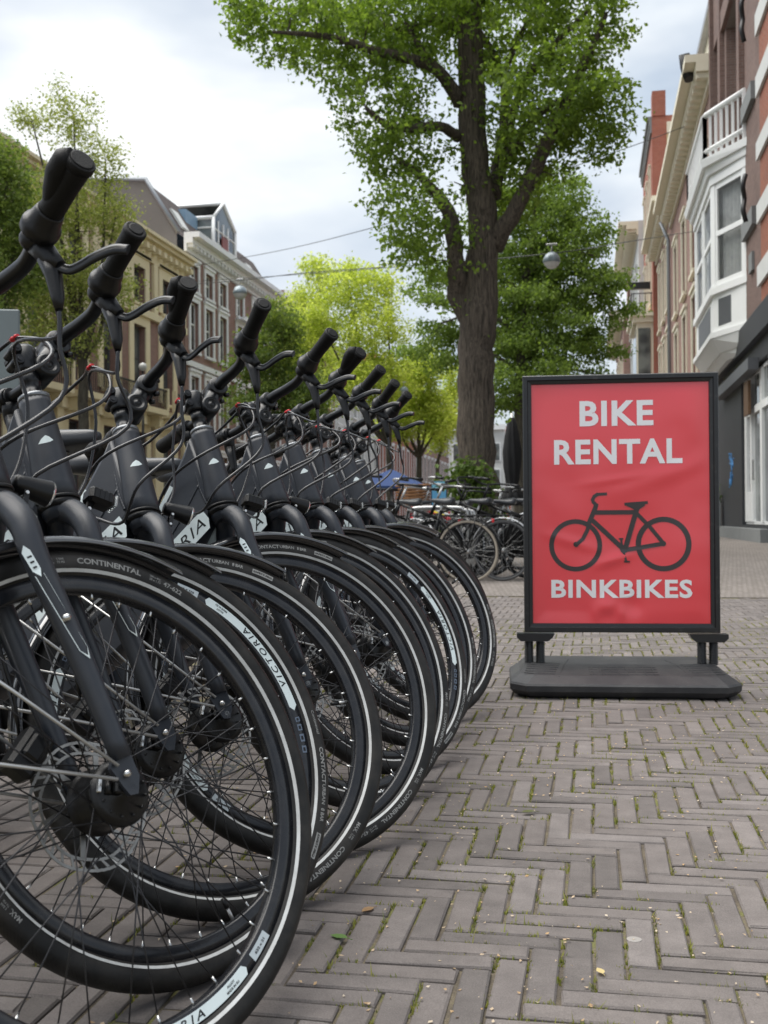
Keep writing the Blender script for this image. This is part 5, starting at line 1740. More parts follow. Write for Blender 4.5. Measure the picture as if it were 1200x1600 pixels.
rr4, F4 = row_house('gabled_house', 'tall red brick house with stepped top and yellow painted side wall', RX - .2, -1, 58.3, 68.0, 21.6, 'brick_red',
    [60.3, 63.2, 66.2], [(16.6, 2.6, 1.2), (12.2, 2.9, 1.4), (6.2, 3.0, 1.4)], 'cream', 'stone_grey', base=0.1, corn_out=0.25)
F4.part('side_wall', 'brick_yellow', (58.22, 58.29, 13.0, 20.6, -6.0, -0.75))
F4.part('side_coping', 'cream', (58.1, 58.6, 20.6, 21.2, -6.0, -0.75))
F4.part('chimney', 'brick_red', (58.25, 59.2, 21.6, 22.9, -0.7, -0.02))
F4.part('oriel', 'cream', (58.6, 63.6, 7.6, 10.9, 0.003, 0.85))
F4.part('oriel_cornice', 'cream', (58.45, 63.8, 10.902, 11.2, 0.003, 1.05), (58.3, 63.9, 11.202, 11.4, 0.003, 1.2))
F4.part('oriel_pane', 'glass', (58.55, 58.598, 7.9, 10.6, 0.15, 0.78), (58.9, 63.3, 7.9, 10.6, 0.852, 0.87))
mb = MB()
for k in range(16): mb.tube([(RX - .2 - 1.1, 58.5 + k * .34, 11.4), (RX - .2 - 1.1, 58.5 + k * .34, 12.4)], 0.02, 5)
for k in range(4): mb.tube([(RX - .2 - .1 - k * .3, 58.45, 11.4), (RX - .2 - .1 - k * .3, 58.45, 12.4)], 0.02, 5)
mb.tube([(RX - .25, 58.45, 12.4), (RX - 1.3, 58.45, 12.4), (RX - 1.3, 63.6, 12.4)], 0.03, 5)
mb.box(RX - 1.5, RX - .35, 58.2, 58.5, 12.6, 12.95)
mb.build('oriel_railing', 'iron', rr4)
settle(rr4)
rr5, F5 = row_house('row_house', 'pale stone house with carved brackets past the red gabled house', RX - .5, -1, 68.1, 82.0, 18.8, 'stone_white',
    [70.5, 74.0, 77.5, 80.6], [(13.6, 2.6, 1.3), (9.2, 2.9, 1.4), (5.0, 2.9, 1.4), (1.0, 2.9, 1.4)], 'stone_white', 'cream', base=0.1, corn_out=1.2)
settle(rr5)
rr6, F6 = row_house('row_house', 'far cream and brick house with a chimney near the end of the right row', RX - 1.0, -1, 82.1, 104.0, 16.0, 'brick_mid',
    [85, 89, 93, 97, 101], [(11.4, 2.4, 1.4), (7.2, 2.8, 1.5), (3.0, 2.8, 1.5)], 'cream', 'cream', base=0.1, corn_out=1.0)
F6.part('chimney', 'brick_mid', (82.3, 84.0, 16.0, 20.2, -1.6, -0.3))
F6.part('chimney_cap', 'cream', (82.2, 84.1, 20.202, 20.5, -1.7, -0.2))
settle(rr6)

# ---- left side: ochre stone and brick hotel-like block, then the brick house with white windows
LX = -18.0
l1 = house('ochre_building', 'ochre stone and brick building with balconies left of the brick house with white windows', (LX, 36.0, 0))
G1 = Facade(l1, LX, 1)
cols1 = [27.6, 30.4, 33.2, 36.0, 38.8, 41.6, 44.6]
fl1 = [(1.2, 3.1, 1.25), (5.75, 2.9, 1.2), (9.6, 1.45, 1.15)]
ops = [(c - w / 2, c + w / 2, z0, z0 + h) for c in cols1 for (z0, h, w) in fl1]
G1.wall('wall', 'brick_mid', 22.0, 46.6, 0, 11.45, ops, 0.3)
for c in cols1:
    for i, (z0, h, w) in enumerate(fl1):
        G1.window(c - w / 2, c + w / 2, z0, z0 + h, fm='gpaint', cross=True, surround='stone_yellow', sill='stone_yellow', depth=0.3, sw=0.42, lights=2)
    G1.part('balcony_slab', 'stone_yellow', (c - 1.05, c + 1.05, 5.02, 5.25, 0.004, 0.85), (c - .9, c - .65, 4.55, 5.018, 0.004, 0.6), (c + .65, c + .9, 4.55, 5.018, 0.004, 0.6))
    mb = MB()
    for k in range(13): G1.bx(mb, c - .96 + k * .155, c - .93 + k * .155, 5.25, 6.02, 0.76, 0.79)
    G1.bx(mb, c - 1.0, c + 1.0, 6.02, 6.08, 0.74, 0.81)
    mb.build('balcony_railing', 'iron', l1)
    for q in (c - 1.12, c + .98): G1.part('balcony_post', 'stone_yellow', (q, q + .14, 5.252, 6.15, 0.66, 0.85))
G1.part('stone_course', 'stone_yellow', (22.0, 46.6, 4.62, 4.98, 0.004, 0.22))
G1.part('stone_course', 'stone_yellow', (22.0, 46.6, 9.05, 9.35, 0.004, 0.18))
G1.part('plinth', 'stone_yellow', (22.0, 46.6, 0.0, 0.9, 0.004, 0.2))
for c in [29.0, 31.8, 34.6, 37.4, 40.2, 43.1, 46.3]:
    G1.part('pilaster', 'stone_yellow', (c - .22, c + .22, 0.902, 4.618, 0.004, 0.16))
    G1.part('pilaster', 'stone_yellow', (c - .2, c + .2, 9.352, 11.44, 0.004, 0.14))
G1.part('frieze', 'stone_yellow', (22.0, 46.6, 11.45, 12.0, -.3, 0.12))
mb = MB(); 
for a, b_, t in ((12.002, 12.16, .3), (12.162, 12.32, .5), (12.322, 12.45, .65)): G1.bx(mb, 22.0, 46.65, a, b_, -.3, t)
u = 22.2
while u < 46.4: G1.bx(mb, u, u + .26, 11.78, 11.998, .124, .45); u += .62
mb.build('cornice', 'stone_yellow', l1)
settle(l1)
l2 = house('brick_house', 'brown brick house with white windows, tiled mansard roof and glass dormer on the left', (LX, 54.0, 0))
G2 = Facade(l2, LX, 1)
cols2 = [47.9, 49.9, 51.9, 54.6, 57.3, 59.3, 61.3]
fl2 = [(1.0, 2.8, 1.1), (4.9, 2.45, 1.05), (8.55, 2.25, 1.05), (11.35, 1.15, 1.0)]
ops = [(c - w / 2, c + w / 2, z0, z0 + h) for c in cols2 for (z0, h, w) in fl2]
G2.wall('wall', 'brick_mid', 46.7, 63.0, 0, 12.9, ops, 0.2)
for o in ops: G2.window(*o, fm='wpaint', surround='wpaint', sill='wpaint', depth=0.2, sw=0.2, lights=2)
mb = MB()
mb.prism([(54.6 - .85, 11.06), (54.6 + .85, 11.06), (54.6, 11.33)], lambda u, w, t: (LX + t, u, w), 0.06, 0.42)
mb.build('pediment', 'wpaint', l2)
G2.part('string_course', 'wpaint', (46.7, 63.0, 7.75, 8.0, 0.004, 0.14))
G2.cornice(46.65, 63.1, 12.9, 'wpaint', ((0.0, 0.35, 0.12), (0.35, 0.6, 0.42), (0.6, 0.85, 0.75)), dent=0.5)
# mansard: tiled slope, plaster gable end, zinc edge
ZT = 16.2
mb = MB()
xs_, xr = LX - .35, LX - 1.9
mb.add([(xs_, 46.75, 13.75), (xs_, 63.0, 13.75), (xr, 63.0, ZT), (xr, 46.75, ZT)], [(0, 1, 2, 3)])
mb.add([(xr, 46.75, ZT), (xr, 63.0, ZT), (LX - 9, 63.0, ZT + .6), (LX - 9, 46.75, ZT + .6)], [(0, 1, 2, 3)])
rf = mb.build('roof', 'rooftile', l2)
mb = MB()
mb.add([(xs_, 46.7, 12.9), (xs_, 46.7, 13.75), (xr, 46.7, ZT), (LX - 9, 46.7, ZT + .6), (LX - 9, 46.7, 12.9)], [(0, 1, 2, 3, 4)])
mb.build('gable_wall', 'plaster', l2)
mb = MB()
mb.tube([(xs_ + .05, 46.72, 13.75), (xr + .05, 46.72, ZT + .05), (LX - 9, 46.72, ZT + .65)], 0.14, 4)
mb.build('roof_edge', 'zinc', rf)
for y in (48.6, 59.8):
    mb = MB()
    mb.prism([(y - .45, 0.25), (y + .45, 0.25), (y + .45, 0.62), (y - .45, 0.62)], lambda u, w, t: (xs_ + (xr - xs_) * w + t * .9, u, 13.75 + (ZT - 13.75) * w + t * .55), 0.02, 0.12)
    mb.build('skylight', 'stone_white', rf)
mb = MB()       # glass dormer with pointed head
y0, y1, xa, xb = 52.0, 55.4, LX - .5, LX - 3.2
prof = [(y0, 13.8), (y1, 13.8), (y1, 16.0), (y0 + 1.5, 17.0), (y0, 15.9)]
for (a, b_) in zip(prof, prof[1:] + prof[:1]):
    mb.tube([(xa, a[0], a[1]), (xa, b_[0], b_[1])], 0.10, 4)
    mb.tube([(xa, a[0], a[1]), (xb, a[0], a[1])], 0.10, 4)
for k in range(1, 4): mb.tube([(xa, y0 + .75 * k, 13.8), (xa, y0 + .75 * k, 15.9)], 0.05, 4)
for z in (14.7, 15.4): mb.tube([(xa, y0, z), (xa, y1, z)], 0.05, 4); mb.tube([(xa, y0, z), (xb, y0, z)], 0.05, 4)
dm = mb.build('dormer', 'wpaint', l2)
mb = MB()
mb.add([(xa - .02, a, b_) for a, b_ in prof], [(0, 1, 2, 3, 4)]); mb.add([(xa, y0 + .02, 13.8), (xa, y0 + .02, 15.9), (xb, y0 + .02, 15.9), (xb, y0 + .02, 13.8)], [(0, 1, 2, 3)])
mb.add([(xa, y1, 16.0), (xa, y0 + 1.5, 17.0), (xb, y0 + 1.5, 17.0), (xb, y1, 16.0)], [(0, 1, 2, 3)])
mb.build('dormer_pane', 'glass', dm)
mb = MB(); mb.box(LX - 5, LX - 1.3, 50.3, 51.9, 14.4, 15.9); mb.build('dormer_cladding', 'bluemetal', l2)
G2.part('roof_door', mat('red_shutter', (0.22, 0.07, 0.06), 0.6), (53.0, 53.9, 13.9, 15.2, -0.42, -0.36))
settle(l2)
# further houses on the left, seen between the trees
for i, (y0, y1, h, wm, lab) in enumerate(((63.1, 76, 14.5, 'brick_mid', 'brown house behind the dark green tree on the left side of the street'), (76.1, 92, 13.0, 'stone_white', 'white fronted house seen between the bright green trees'),
        (92.1, 112, 15.0, 'brick_red', 'red brick house with white windows far down the left side'), (112.1, 140, 14.0, 'brick_mid', 'last brick house at the far end of the left side'))):
    nc = int((y1 - y0) / 2.6)
    cs = [y0 + (y1 - y0) * (k + .5) / nc for k in range(nc)]
    rt, Fx = row_house('row_house', lab, LX, 1, y0, y1, h, wm, cs, [(1.0, 2.6, 1.2), (4.8, 2.6, 1.2), (8.6, 2.3, 1.2)], 'wpaint', 'wpaint', base=0, corn_out=0.6)
    settle(rt)
# street end
for i, (x0, x1, h, wm, lab) in enumerate(((-22, -11.5, 13.5, 'stone_white', 'white building closing the street behind the thin trees'), (-11.4, -3.0, 12.0, 'brick_red', 'red brick building closing the street behind the big trunk'), (-2.9, 6.0, 14.0, 'brick_mid', 'brown building closing the street beside the right row'))):
    rt = house('end_house', lab, ((x0 + x1) / 2, 150, 0))
    mb = MB(); mb.box(x0, x1, 150, 160, 0, h); mb.build('wall', wm, rt)
    mb = MB(); mb.box(x0 - .1, x1 + .1, 149.4, 149.99, h - .7, h); mb.build('cornice', 'wpaint', rt)
    n_ = int((x1 - x0) / 2.4)
    for k in range(n_):
        for z in (1.2, 5.0, 8.6):
            c = x0 + (x1 - x0) * (k + .5) / n_
            mb = MB(); mb.box(c - .75, c + .75, 149.86, 149.99, z - .15, z + 2.45); w_ = mb.build('window', 'wpaint', rt)
            mb = MB(); mb.box(c - .55, c + .55, 149.80, 149.858, z, z + 2.3); mb.build('pane', 'glass', w_)
    settle(rt)

# ------------------------------------------------------------------ trees
def at(x, y, d):
    """point of the place that lies d metres in front of the camera along one line of sight"""
    return Vector((0, 0, CAM_H)) + (_F + _R2 * ((x - 600) / FPX) + _U2 * ((800 - y) / FPX)) * d

def bark_mat(name, c1, c2, vs=(26, 26, 3.0), bump=1.0):
    m, n, l, b = nt(name)
    tc = n.new('ShaderNodeTexCoord')
    mp = n.new('ShaderNodeMapping'); mp.inputs['Scale'].default_value = vs
    l.new(tc.outputs['Object'], mp.inputs['Vector'])
    v = n.new('ShaderNodeTexNoise'); v.inputs['Scale'].default_value = 1.0; v.inputs['Detail'].default_value = 6; v.inputs['Roughness'].default_value = 0.7; v.inputs['Distortion'].default_value = 1.1
    l.new(mp.outputs['Vector'], v.inputs['Vector'])
    rp = n.new('ShaderNodeValToRGB')
    rp.color_ramp.elements[0].position = 0.36; rp.color_ramp.elements[0].color = (*c2, 1)
    rp.color_ramp.elements[1].position = 0.62; rp.color_ramp.elements[1].color = (*c1, 1)
    l.new(v.outputs['Fac'], rp.inputs['Fac']); l.new(rp.outputs['Color'], b.inputs['Base Color'])
    b.inputs['Roughness'].default_value = 0.95
    bp = n.new('ShaderNodeBump'); bp.inputs['Strength'].default_value = bump; bp.inputs['Distance'].default_value = 0.07
    l.new(v.outputs['Fac'], bp.inputs['Height']); l.new(bp.outputs['Normal'], b.inputs['Normal'])
    return m
MT['bark'] = bark_mat('elm_bark', (0.175, 0.140, 0.105), (0.032, 0.025, 0.019), (34, 34, 3.2), 1.0)
MT['bark2'] = bark_mat('thin_bark', (0.11, 0.10, 0.075), (0.045, 0.038, 0.028), (12, 12, 3), 0.6)
MT['leaf_elm'] = leaf_mat('elm_leaf', (0.10, 0.155, 0.032), (0.22, 0.30, 0.065), 0.5)
MT['leaf_lin'] = leaf_mat('linden_leaf', (0.095, 0.150, 0.034), (0.22, 0.30, 0.070), 0.42)
MT['leaf_bright'] = leaf_mat('bright_leaf', (0.30, 0.37, 0.070), (0.52, 0.57, 0.16), 0.5)
MT['leaf_mid'] = leaf_mat('mid_leaf', (0.085, 0.135, 0.036), (0.18, 0.23, 0.055), 0.4)
MT['leaf_olive'] = leaf_mat('young_leaf', (0.18, 0.22, 0.055), (0.32, 0.35, 0.11), 0.4)
MT['leaf_dark'] = leaf_mat('dark_leaf', (0.09, 0.135, 0.035), (0.20, 0.26, 0.065), 0.4)
MT['ivy'] = leaf_mat('ivy_leaf', (0.055, 0.10, 0.02), (0.15, 0.21, 0.045), 0.2)

def leaves(P, N, size, spread, rng, droop=0.0, flat=0.0):
    """N leaves per point of P; folded diamond blades"""
    C = np.repeat(P, N, axis=0) + rng.normal(0, 1, (len(P) * N, 3)) * np.array([spread, spread, spread * (0.75 - flat * 0.5)])
    n = len(C)
    a = rng.uniform(0, 2 * np.pi, n)
    el = rng.normal(-0.35 - droop, 0.55, n)
    d = np.stack([np.cos(a) * np.cos(el), np.sin(a) * np.cos(el), np.sin(el)], 1)
    up = rng.normal(0, 0.55, (n, 3)); up[:, 2] += 1
    s = np.cross(d, up); s /= np.linalg.norm(s, axis=1)[:, None] + 1e-9
    nn = np.cross(s, d)
    L = (size * rng.uniform(0.55, 1.25, n))[:, None]
    W_ = L * 0.36
    b0 = C; tip = C + d * L - nn * L * 0.12
    mid = C + d * L * 0.45
    l_ = mid + s * W_ + nn * L * 0.10
    r_ = mid - s * W_ + nn * L * 0.10
    V = np.stack([b0, l_, tip, r_], 1).reshape(-1, 3)
    F = np.arange(n * 4).reshape(-1, 4)
    return V, F

def make_tree(name, label, base, limbs, blobs, ntw, nleaf, lsize, leaf_m, bark_m, seed, spread=0.16, droop=0.0, flat=0.0, twig_r=0.012, group=None, trunk_seg=14, sprout=0, keep=1.0):
    """limbs: list of (points, radii); blobs: (centre, radii); twigs grow from the limbs to points inside the blobs, leaves hang on the twigs"""
    rng = np.random.default_rng(seed)
    root = empty(name, base)
    tag(root, label, 'tree', group)
    B0 = Vector(base)
    mb = MB()
    nodes = []
    for pts, rad in limbs:
        p = smooth_path(pts, 4)
        n_ = len(p)
        rs = [rad[0] + (rad[1] - rad[0]) * (i / (n_ - 1)) for i in range(n_)] if len(rad) == 2 else [float(np.interp(i / (n_ - 1), np.linspace(0, 1, len(rad)), rad)) for i in range(n_)]
        q = []
        for i, v in enumerate(p):
            w = rs[i] * 0.10
            q.append(v - B0 + Vector((rng.normal(0, w), rng.normal(0, w), 0)))
        mb.tube(q, rs, trunk_seg if max(rs) > 0.12 else 8)
        nodes += [(np.array(v), r) for v, r in zip(p, rs)]
    trunk = mb.build('trunk', bark_m, root)
    # attraction points
    vol = np.array([b_[1][0] * b_[1][1] * b_[1][2] for b_ in blobs]); pr_ = vol ** 0.8 / (vol ** 0.8).sum()
    A = []
    while len(A) < ntw:
        k = rng.choice(len(blobs), p=pr_)
        c, r = blobs[k]
        v = rng.normal(0, 1, 3); v /= np.linalg.norm(v); v *= rng.uniform(0.05, 1) ** 0.42
        A.append(np.array(c) + v * np.array(r))
    A = np.array(A)
    NP = np.array([n_[0] for n_ in nodes]); 
    d0 = np.array([np.min(np.linalg.norm(NP - a, axis=1)) for a in A])
    mb = MB()
    leafP = []
    pool = NP.copy(); prad = np.array([n_[1] for n_ in nodes])
    pool_l = [pool]; prad_l = [prad]
    allp, allr = pool, prad
    for a in A[np.argsort(d0)]:
        # only grow from nodes that lie below or level with the target
        dd = np.linalg.norm(allp - a, axis=1) + np.maximum(0, allp[:, 2] - a[2]) * 0.8
        k = int(np.argmin(dd)); o = allp[k]; ln = np.linalg.norm(a - o)
        if ln < 0.02: continue
        mid = (o + a) / 2 + rng.normal(0, ln * 0.10, 3) + np.array([0, 0, ln * (0.10 - droop * 0.1)])
        r0 = min(allr[k] * 0.6, twig_r + 0.012 * ln); r1 = max(0.004, r0 * 0.45)
        path = [o, (o * 0.35 + mid * 0.65), (mid * 0.65 + a * 0.35), a]
        mb.tube([Vector(q) - B0 for q in path], [r0, r0 * .85, r0 * .65, r1], 5, cap=False)
        t = np.linspace(0, 1, max(3, int(ln / 0.22)))[1:, None]
        pts = (1 - t) ** 2 * o + 2 * t * (1 - t) * mid + t * t * a
        allp = np.concatenate([allp, pts]); allr = np.concatenate([allr, np.linspace(r0, r1, len(pts))])
        keepn = pts[max(0, int(len(pts) * 0.25)):]
        leafP.append(keepn[rng.random(len(keepn)) < keep])
    mb.build('branches', bark_m, trunk)
    LP = np.concatenate(leafP)
    if sprout:
        idx = rng.choice(len(NP), sprout)
        LP = np.concatenate([LP, NP[idx] + rng.normal(0, 0.22, (sprout, 3)) * np.array([1, 1, 0.6])])
    per = max(1, int(round(nleaf / len(LP))))
    V, F = leaves(LP, per, lsize, spread, rng, droop, flat)
    V -= np.array(B0)
    crown = arr_mesh('crown', V, F, leaf_m, root)
    return root

def blob(x, y, d, rx, ry, rd):
    s = d / FPX
    return (np.array(at(x, y, d)), (rx * s, rd, ry * s))

D = 17.0
def z6(x, y, d=D): return at(560 + x / 2.609, y / 2.609, d)
eb = at(745, 878, D); eb.z = 0
elm_l = [
    ([eb + Vector((0, 0, -0.1)), at(745, 840, D), at(745, 760, D), at(744, 650, D), at(745, 545, D), at(748, 470, D), z6(512, 1000), z6(480, 700), z6(462, 400), z6(455, 0), z6(450, -300)], [0.40, 0.34, 0.305, 0.29, 0.28, 0.30, 0.235, 0.22, 0.21, 0.185, 0.12]),
    ([z6(455, 1300), z6(405, 1200), z6(402, 1080, D - .2), z6(385, 930, D - .3), z6(350, 835, D - .4), z6(255, 720, D - .6), z6(150, 640, D - .8)], [0.20, 0.155, 0.135, 0.12, 0.10, 0.06, 0.03]),
    ([z6(555, 1010), z6(640, 850, D - .3), z6(715, 710, D - .5), z6(775, 560, D - .8), z6(850, 400, D - 1), z6(925, 250, D - 1.2), z6(1010, 60, D - 1.4)], [0.16, 0.125, 0.11, 0.095, 0.085, 0.07, 0.03]),
    ([z6(550, 800), z6(575, 640, D + .3), z6(596, 480, D + .5), z6(592, 330, D + .6), z6(510, 150, D + .8), z6(430, 60, D + 1)], [0.12, 0.095, 0.08, 0.07, 0.055, 0.03]),
    ([z6(592, 335, D + .6), z6(625, 210, D + .5), z6(690, 95, D + .4), z6(775, -10, D + .3)], [0.06, 0.05, 0.04, 0.025]),
    ([z6(590, 620, D + .3), z6(640, 430, D), z6(700, 300, D - .3), z6(800, 180, D - .6), z6(950, 30, D - .8)], [0.085, 0.07, 0.06, 0.05, 0.025]),
    ([z6(570, 700, D + .2), z6(650, 570, D - .2), z6(720, 480, D - .6), z6(830, 400, D - 1.1)], [0.08, 0.07, 0.06, 0.03]),
    ([z6(415, 420), z6(330, 290, D - .4), z6(210, 240, D - .7), z6(60, 205, D - 1.0), z6(-120, 150, D - 1.2), z6(-350, 130, D - 1.4)], [0.12, 0.09, 0.08, 0.065, 0.05, 0.02]),
    ([z6(330, 290, D - .4), z6(250, 190, D - .6), z6(190, 90, D - .6)], [0.06, 0.05, 0.025]),
    ([z6(410, 560), z6(330, 515, D - .5), z6(200, 525, D - .9), z6(110, 505, D - 1.2), z6(30, 440, D - 1.5)], [0.085, 0.075, 0.065, 0.05, 0.025]),
    ([z6(420, 120), z6(330, 70, D + .3), z6(190, 120, D + .5), z6(-60, 60, D + .6), z6(-400, 30, D + .5)], [0.10, 0.075, 0.06, 0.045, 0.02]),
    ([z6(460, 60), z6(560, -120, D), z6(720, -260, D), z6(900, -330, D)], [0.10, 0.08, 0.06, 0.03]),
]
elm_b = [blob(470, 40, 16.4, 110, 55, 1.5), blob(420, 20, 16.2, 70, 38, 1.0), blob(560, 70, 16.6, 110, 60, 1.8), blob(640, 20, 17, 130, 70, 2.0), blob(600, 165, 16.6, 85, 55, 1.6), blob(640, 250, 16.6, 80, 50, 1.5), blob(635, 330, 16.3, 85, 48, 1.3), blob(650, 385, 16.3, 55, 30, 1.0),
    blob(800, 30, 17, 120, 75, 2.0), blob(900, 60, 16.2, 75, 70, 1.6), blob(860, 150, 16.2, 100, 70, 1.8), blob(950, 165, 15.8, 55, 40, 1.1), blob(840, 240, 16.6, 75, 50, 1.5), blob(920, 215, 16.0, 60, 35, 1.0), blob(800, 290, 17.2, 60, 40, 1.2), blob(960, 25, 15.9, 45, 40, 0.9),
    blob(720, -60, 17, 280, 60, 2.4)]
make_tree('elm_tree', 'big elm with thick furrowed trunk rising behind the parked bicycles', eb, elm_l, elm_b, 1500, 44000, 0.086, 'leaf_elm', 'bark', 21, spread=0.11, sprout=160, keep=0.6, flat=0.2, trunk_seg=22, droop=0.15)

D2 = 27.0
lb_ = at(812, 862, D2); lb_.z = 0.02
lin_l = [([lb_, at(812, 760, D2), at(815, 600, D2), at(822, 480, D2), at(830, 380, D2), at(840, 300, D2)], [0.22, 0.18, 0.16, 0.12, 0.08, 0.03])]
for k, (y, ex, ey, w) in enumerate(((600, 930, 585, .05), (560, 700, 570, .05), (540, 950, 530, .05), (500, 690, 505, .05), (470, 970, 470, .05), (430, 680, 440, .05), (410, 930, 400, .04), (360, 900, 330, .04), (590, 760, 590, .04))):
    lin_l.append(([at(817, y + 25, D2), at((817 + ex) / 2, (y + ey) / 2 - 14, D2 + (k % 3 - 1) * .5), at(ex, ey, D2 + (k % 3 - 1) * 1.0)], [0.07, w * .7, 0.02]))
lin_b = [blob(870, 310, 27, 55, 45, 1.4), blob(890, 365, 27, 70, 36, 1.7), blob(860, 400, 27, 85, 30, 1.8), blob(895, 440, 27, 85, 26, 1.9), blob(860, 475, 27, 110, 24, 2.0), blob(880, 515, 27, 100, 24, 2.0), blob(850, 550, 27, 110, 24, 2.0), blob(850, 588, 26.5, 100, 26, 1.8), blob(690, 425, 27, 48, 14, 1.0), blob(680, 470, 26.5, 45, 16, 1.0), blob(690, 520, 27, 45, 20, 1.0), blob(690, 565, 27, 40, 18, 1.0), blob(985, 484, 26.6, 40, 8, .5), blob(960, 430, 26.6, 35, 14, .6), blob(955, 545, 26.6, 30, 12, .6), blob(800, 620, 27, 50, 25, 1.4), blob(790, 340, 27.5, 60, 50, 1.4), blob(800, 430, 27.5, 40, 55, 1.4), blob(660, 448, 27, 45, 12, .8), blob(655, 545, 27, 45, 14, .8), blob(800, 520, 27.5, 40, 45, 1.2)]
make_tree('linden_tree', 'layered green linden with drooping sprays behind the elm and the sign', lb_, lin_l, lin_b, 1150, 60000, 0.092, 'leaf_lin', 'bark2', 5, spread=0.14, droop=0.35, flat=0.5)

def street_tree(name, label, tx, d, fork, blobs, ntw, nl, ls, lm, seed, r=0.14, **kw):
    b_ = at(tx, 840, d); b_.z = 0
    fx, fy = fork
    L = [([b_, at((tx + fx) / 2, (840 + fy) / 2, d), at(fx, fy, d)], [r, r * .85, r * .75])]
    rng = random.Random(seed)
    for c, rad in [(bb[0], bb[1]) for bb in blobs]:
        f_ = at(fx, fy, d); c = Vector(c)
        m_ = f_ * .5 + c * .5 + Vector((rng.uniform(-.2, .2), rng.uniform(-.2, .2), -0.1 * (c - f_).length))
        L.append(([f_, m_, c], [r * .55, r * .32, .02]))
    return make_tree(name, label, b_, L, blobs, ntw, nl, ls, lm, 'bark2', seed, **kw)
GT = 'street trees along the far side'
street_tree('street_tree', 'bright yellow green tree with forked trunk just left of the big elm trunk', 655, 44, (655, 715), [blob(640, 610, 44, 45, 45, 1.6), blob(672, 640, 44, 32, 36, 1.2), blob(625, 660, 43.5, 40, 28, 1.2), blob(660, 570, 44, 36, 34, 1.2), blob(690, 660, 43.5, 22, 22, .8)], 380, 14000, 0.13, 'leaf_bright', 31, r=0.15, spread=0.2, group=GT)
street_tree('street_tree', 'tallest bright green tree in the middle of the street view', 612, 41, (608, 700), [blob(580, 520, 41, 70, 50, 2.0), blob(545, 450, 41, 50, 45, 1.5), blob(600, 590, 41, 55, 45, 1.7), blob(560, 600, 40.5, 60, 40, 1.6), blob(500, 500, 41, 45, 40, 1.4), blob(600, 450, 41.5, 30, 40, 1.0)], 480, 19000, 0.125, 'leaf_bright', 32, r=0.16, spread=0.2, group=GT, keep=0.85)
street_tree('street_tree', 'bright green tree left of the tallest one, behind the dark bushy tree', 500, 52, (500, 690), [blob(470, 500, 52, 45, 50, 1.8), blob(510, 580, 52, 60, 50, 2.0), blob(460, 570, 52, 45, 50, 1.6), blob(500, 440, 52, 40, 40, 1.4)], 380, 15000, 0.15, 'leaf_bright', 33, r=0.16, spread=0.26, group=GT, keep=0.8)
street_tree('street_tree', 'thin bright tree standing between the forked tree and the elm trunk', 682, 56, (684, 720), [blob(700, 640, 56, 20, 40, 1.2), blob(685, 680, 56, 26, 26, 1.2), blob(705, 590, 56, 14, 30, .8)], 160, 5500, 0.15, 'leaf_bright', 34, r=0.14, spread=0.22, group=GT)
street_tree('street_tree', 'dark green bushy tree behind the fourth and fifth handlebars', 425, 33, (425, 690), [blob(425, 540, 33, 45, 42, 1.5), blob(390, 570, 33, 36, 24, 1.2), blob(450, 600, 33, 60, 36, 1.6), blob(400, 630, 33, 60, 36, 1.5), blob(480, 640, 33, 40, 30, 1.2), blob(440, 500, 33, 40, 30, 1.2)], 430, 16000, 0.11, 'leaf_mid', 35, r=0.13, spread=0.16, droop=0.3, flat=0.4)
street_tree('street_tree', 'sparse young leafed tree in front of the ochre building', 131, 29, (130, 560), [blob(115, 185, 29, 38, 55, 1.3), blob(50, 190, 29, 26, 32, .9), blob(165, 250, 29, 30, 50, 1.0), blob(120, 310, 29, 70, 60, 1.6), blob(60, 330, 29, 50, 60, 1.4), blob(180, 340, 29, 40, 45, 1.2), blob(100, 420, 29, 75, 60, 1.8), blob(160, 450, 29, 55, 50, 1.4), blob(60, 480, 29, 60, 55, 1.5), blob(110, 530, 28.6, 70, 40, 1.5)], 900, 24000, 0.088, 'leaf_olive', 36, r=0.17, spread=0.17, keep=0.8, twig_r=0.008)
street_tree('street_tree', 'dense dark green tree at the far left edge', -70, 22, (-60, 560), [blob(10, 290, 22, 50, 60, 1.3), blob(-20, 350, 22, 70, 60, 1.5), blob(20, 420, 22, 45, 45, 1.2), blob(-10, 250, 22, 46, 45, 1.1), blob(35, 370, 22, 36, 40, .9), blob(5, 480, 22, 40, 22, .9)], 420, 15000, 0.088, 'leaf_dark', 37, r=0.2, spread=0.13)
# ivy at the foot of the elm
rngi = np.random.default_rng(8)
ic = np.array(at(735, 760, 16.4)); ip = ic + rngi.normal(0, 1, (150, 3)) * np.array([0.15, 0.12, 0.16]); ip = ip[ip[:, 2] > 0.55]
ip2 = np.array(at(742, 830, 16.5)) + rngi.normal(0, 1, (130, 3)) * np.array([0.2, 0.12, 0.28]); ip2 = ip2[ip2[:, 2] > 0.05]
V, F = leaves(np.concatenate([ip, ip2]), 9, 0.10, 0.07, rngi)
V = V[:]; V[:, 2] = np.maximum(V[:, 2], 0.02)
iv = empty('ivy_plant', (ic[0], ic[1], 0)); tag(iv, 'leafy green ivy climbing the foot of the elm trunk', 'ivy')
o = arr_mesh('foliage', V - np.array([ic[0], ic[1], 0]), F, 'ivy', iv)
mb = MB()
for k in range(7): mb.tube(smooth_path([(rngi.normal(0, .25), 0.1, 0), (rngi.normal(0, .2), 0.05, .5), (rngi.normal(0, .2), 0.05, 1.2)], 4), 0.012, 5)
mb.build('stems', 'bark2', iv)
# planter shrub
V, F = leaves(np.array([[0, 0, 1.1]]) + rngi.normal(0, 1, (60, 3)) * np.array([.1, .1, .16]), 8, 0.09, 0.05, rngi)
arr_mesh('shrub', V, F, 'ivy', pot)

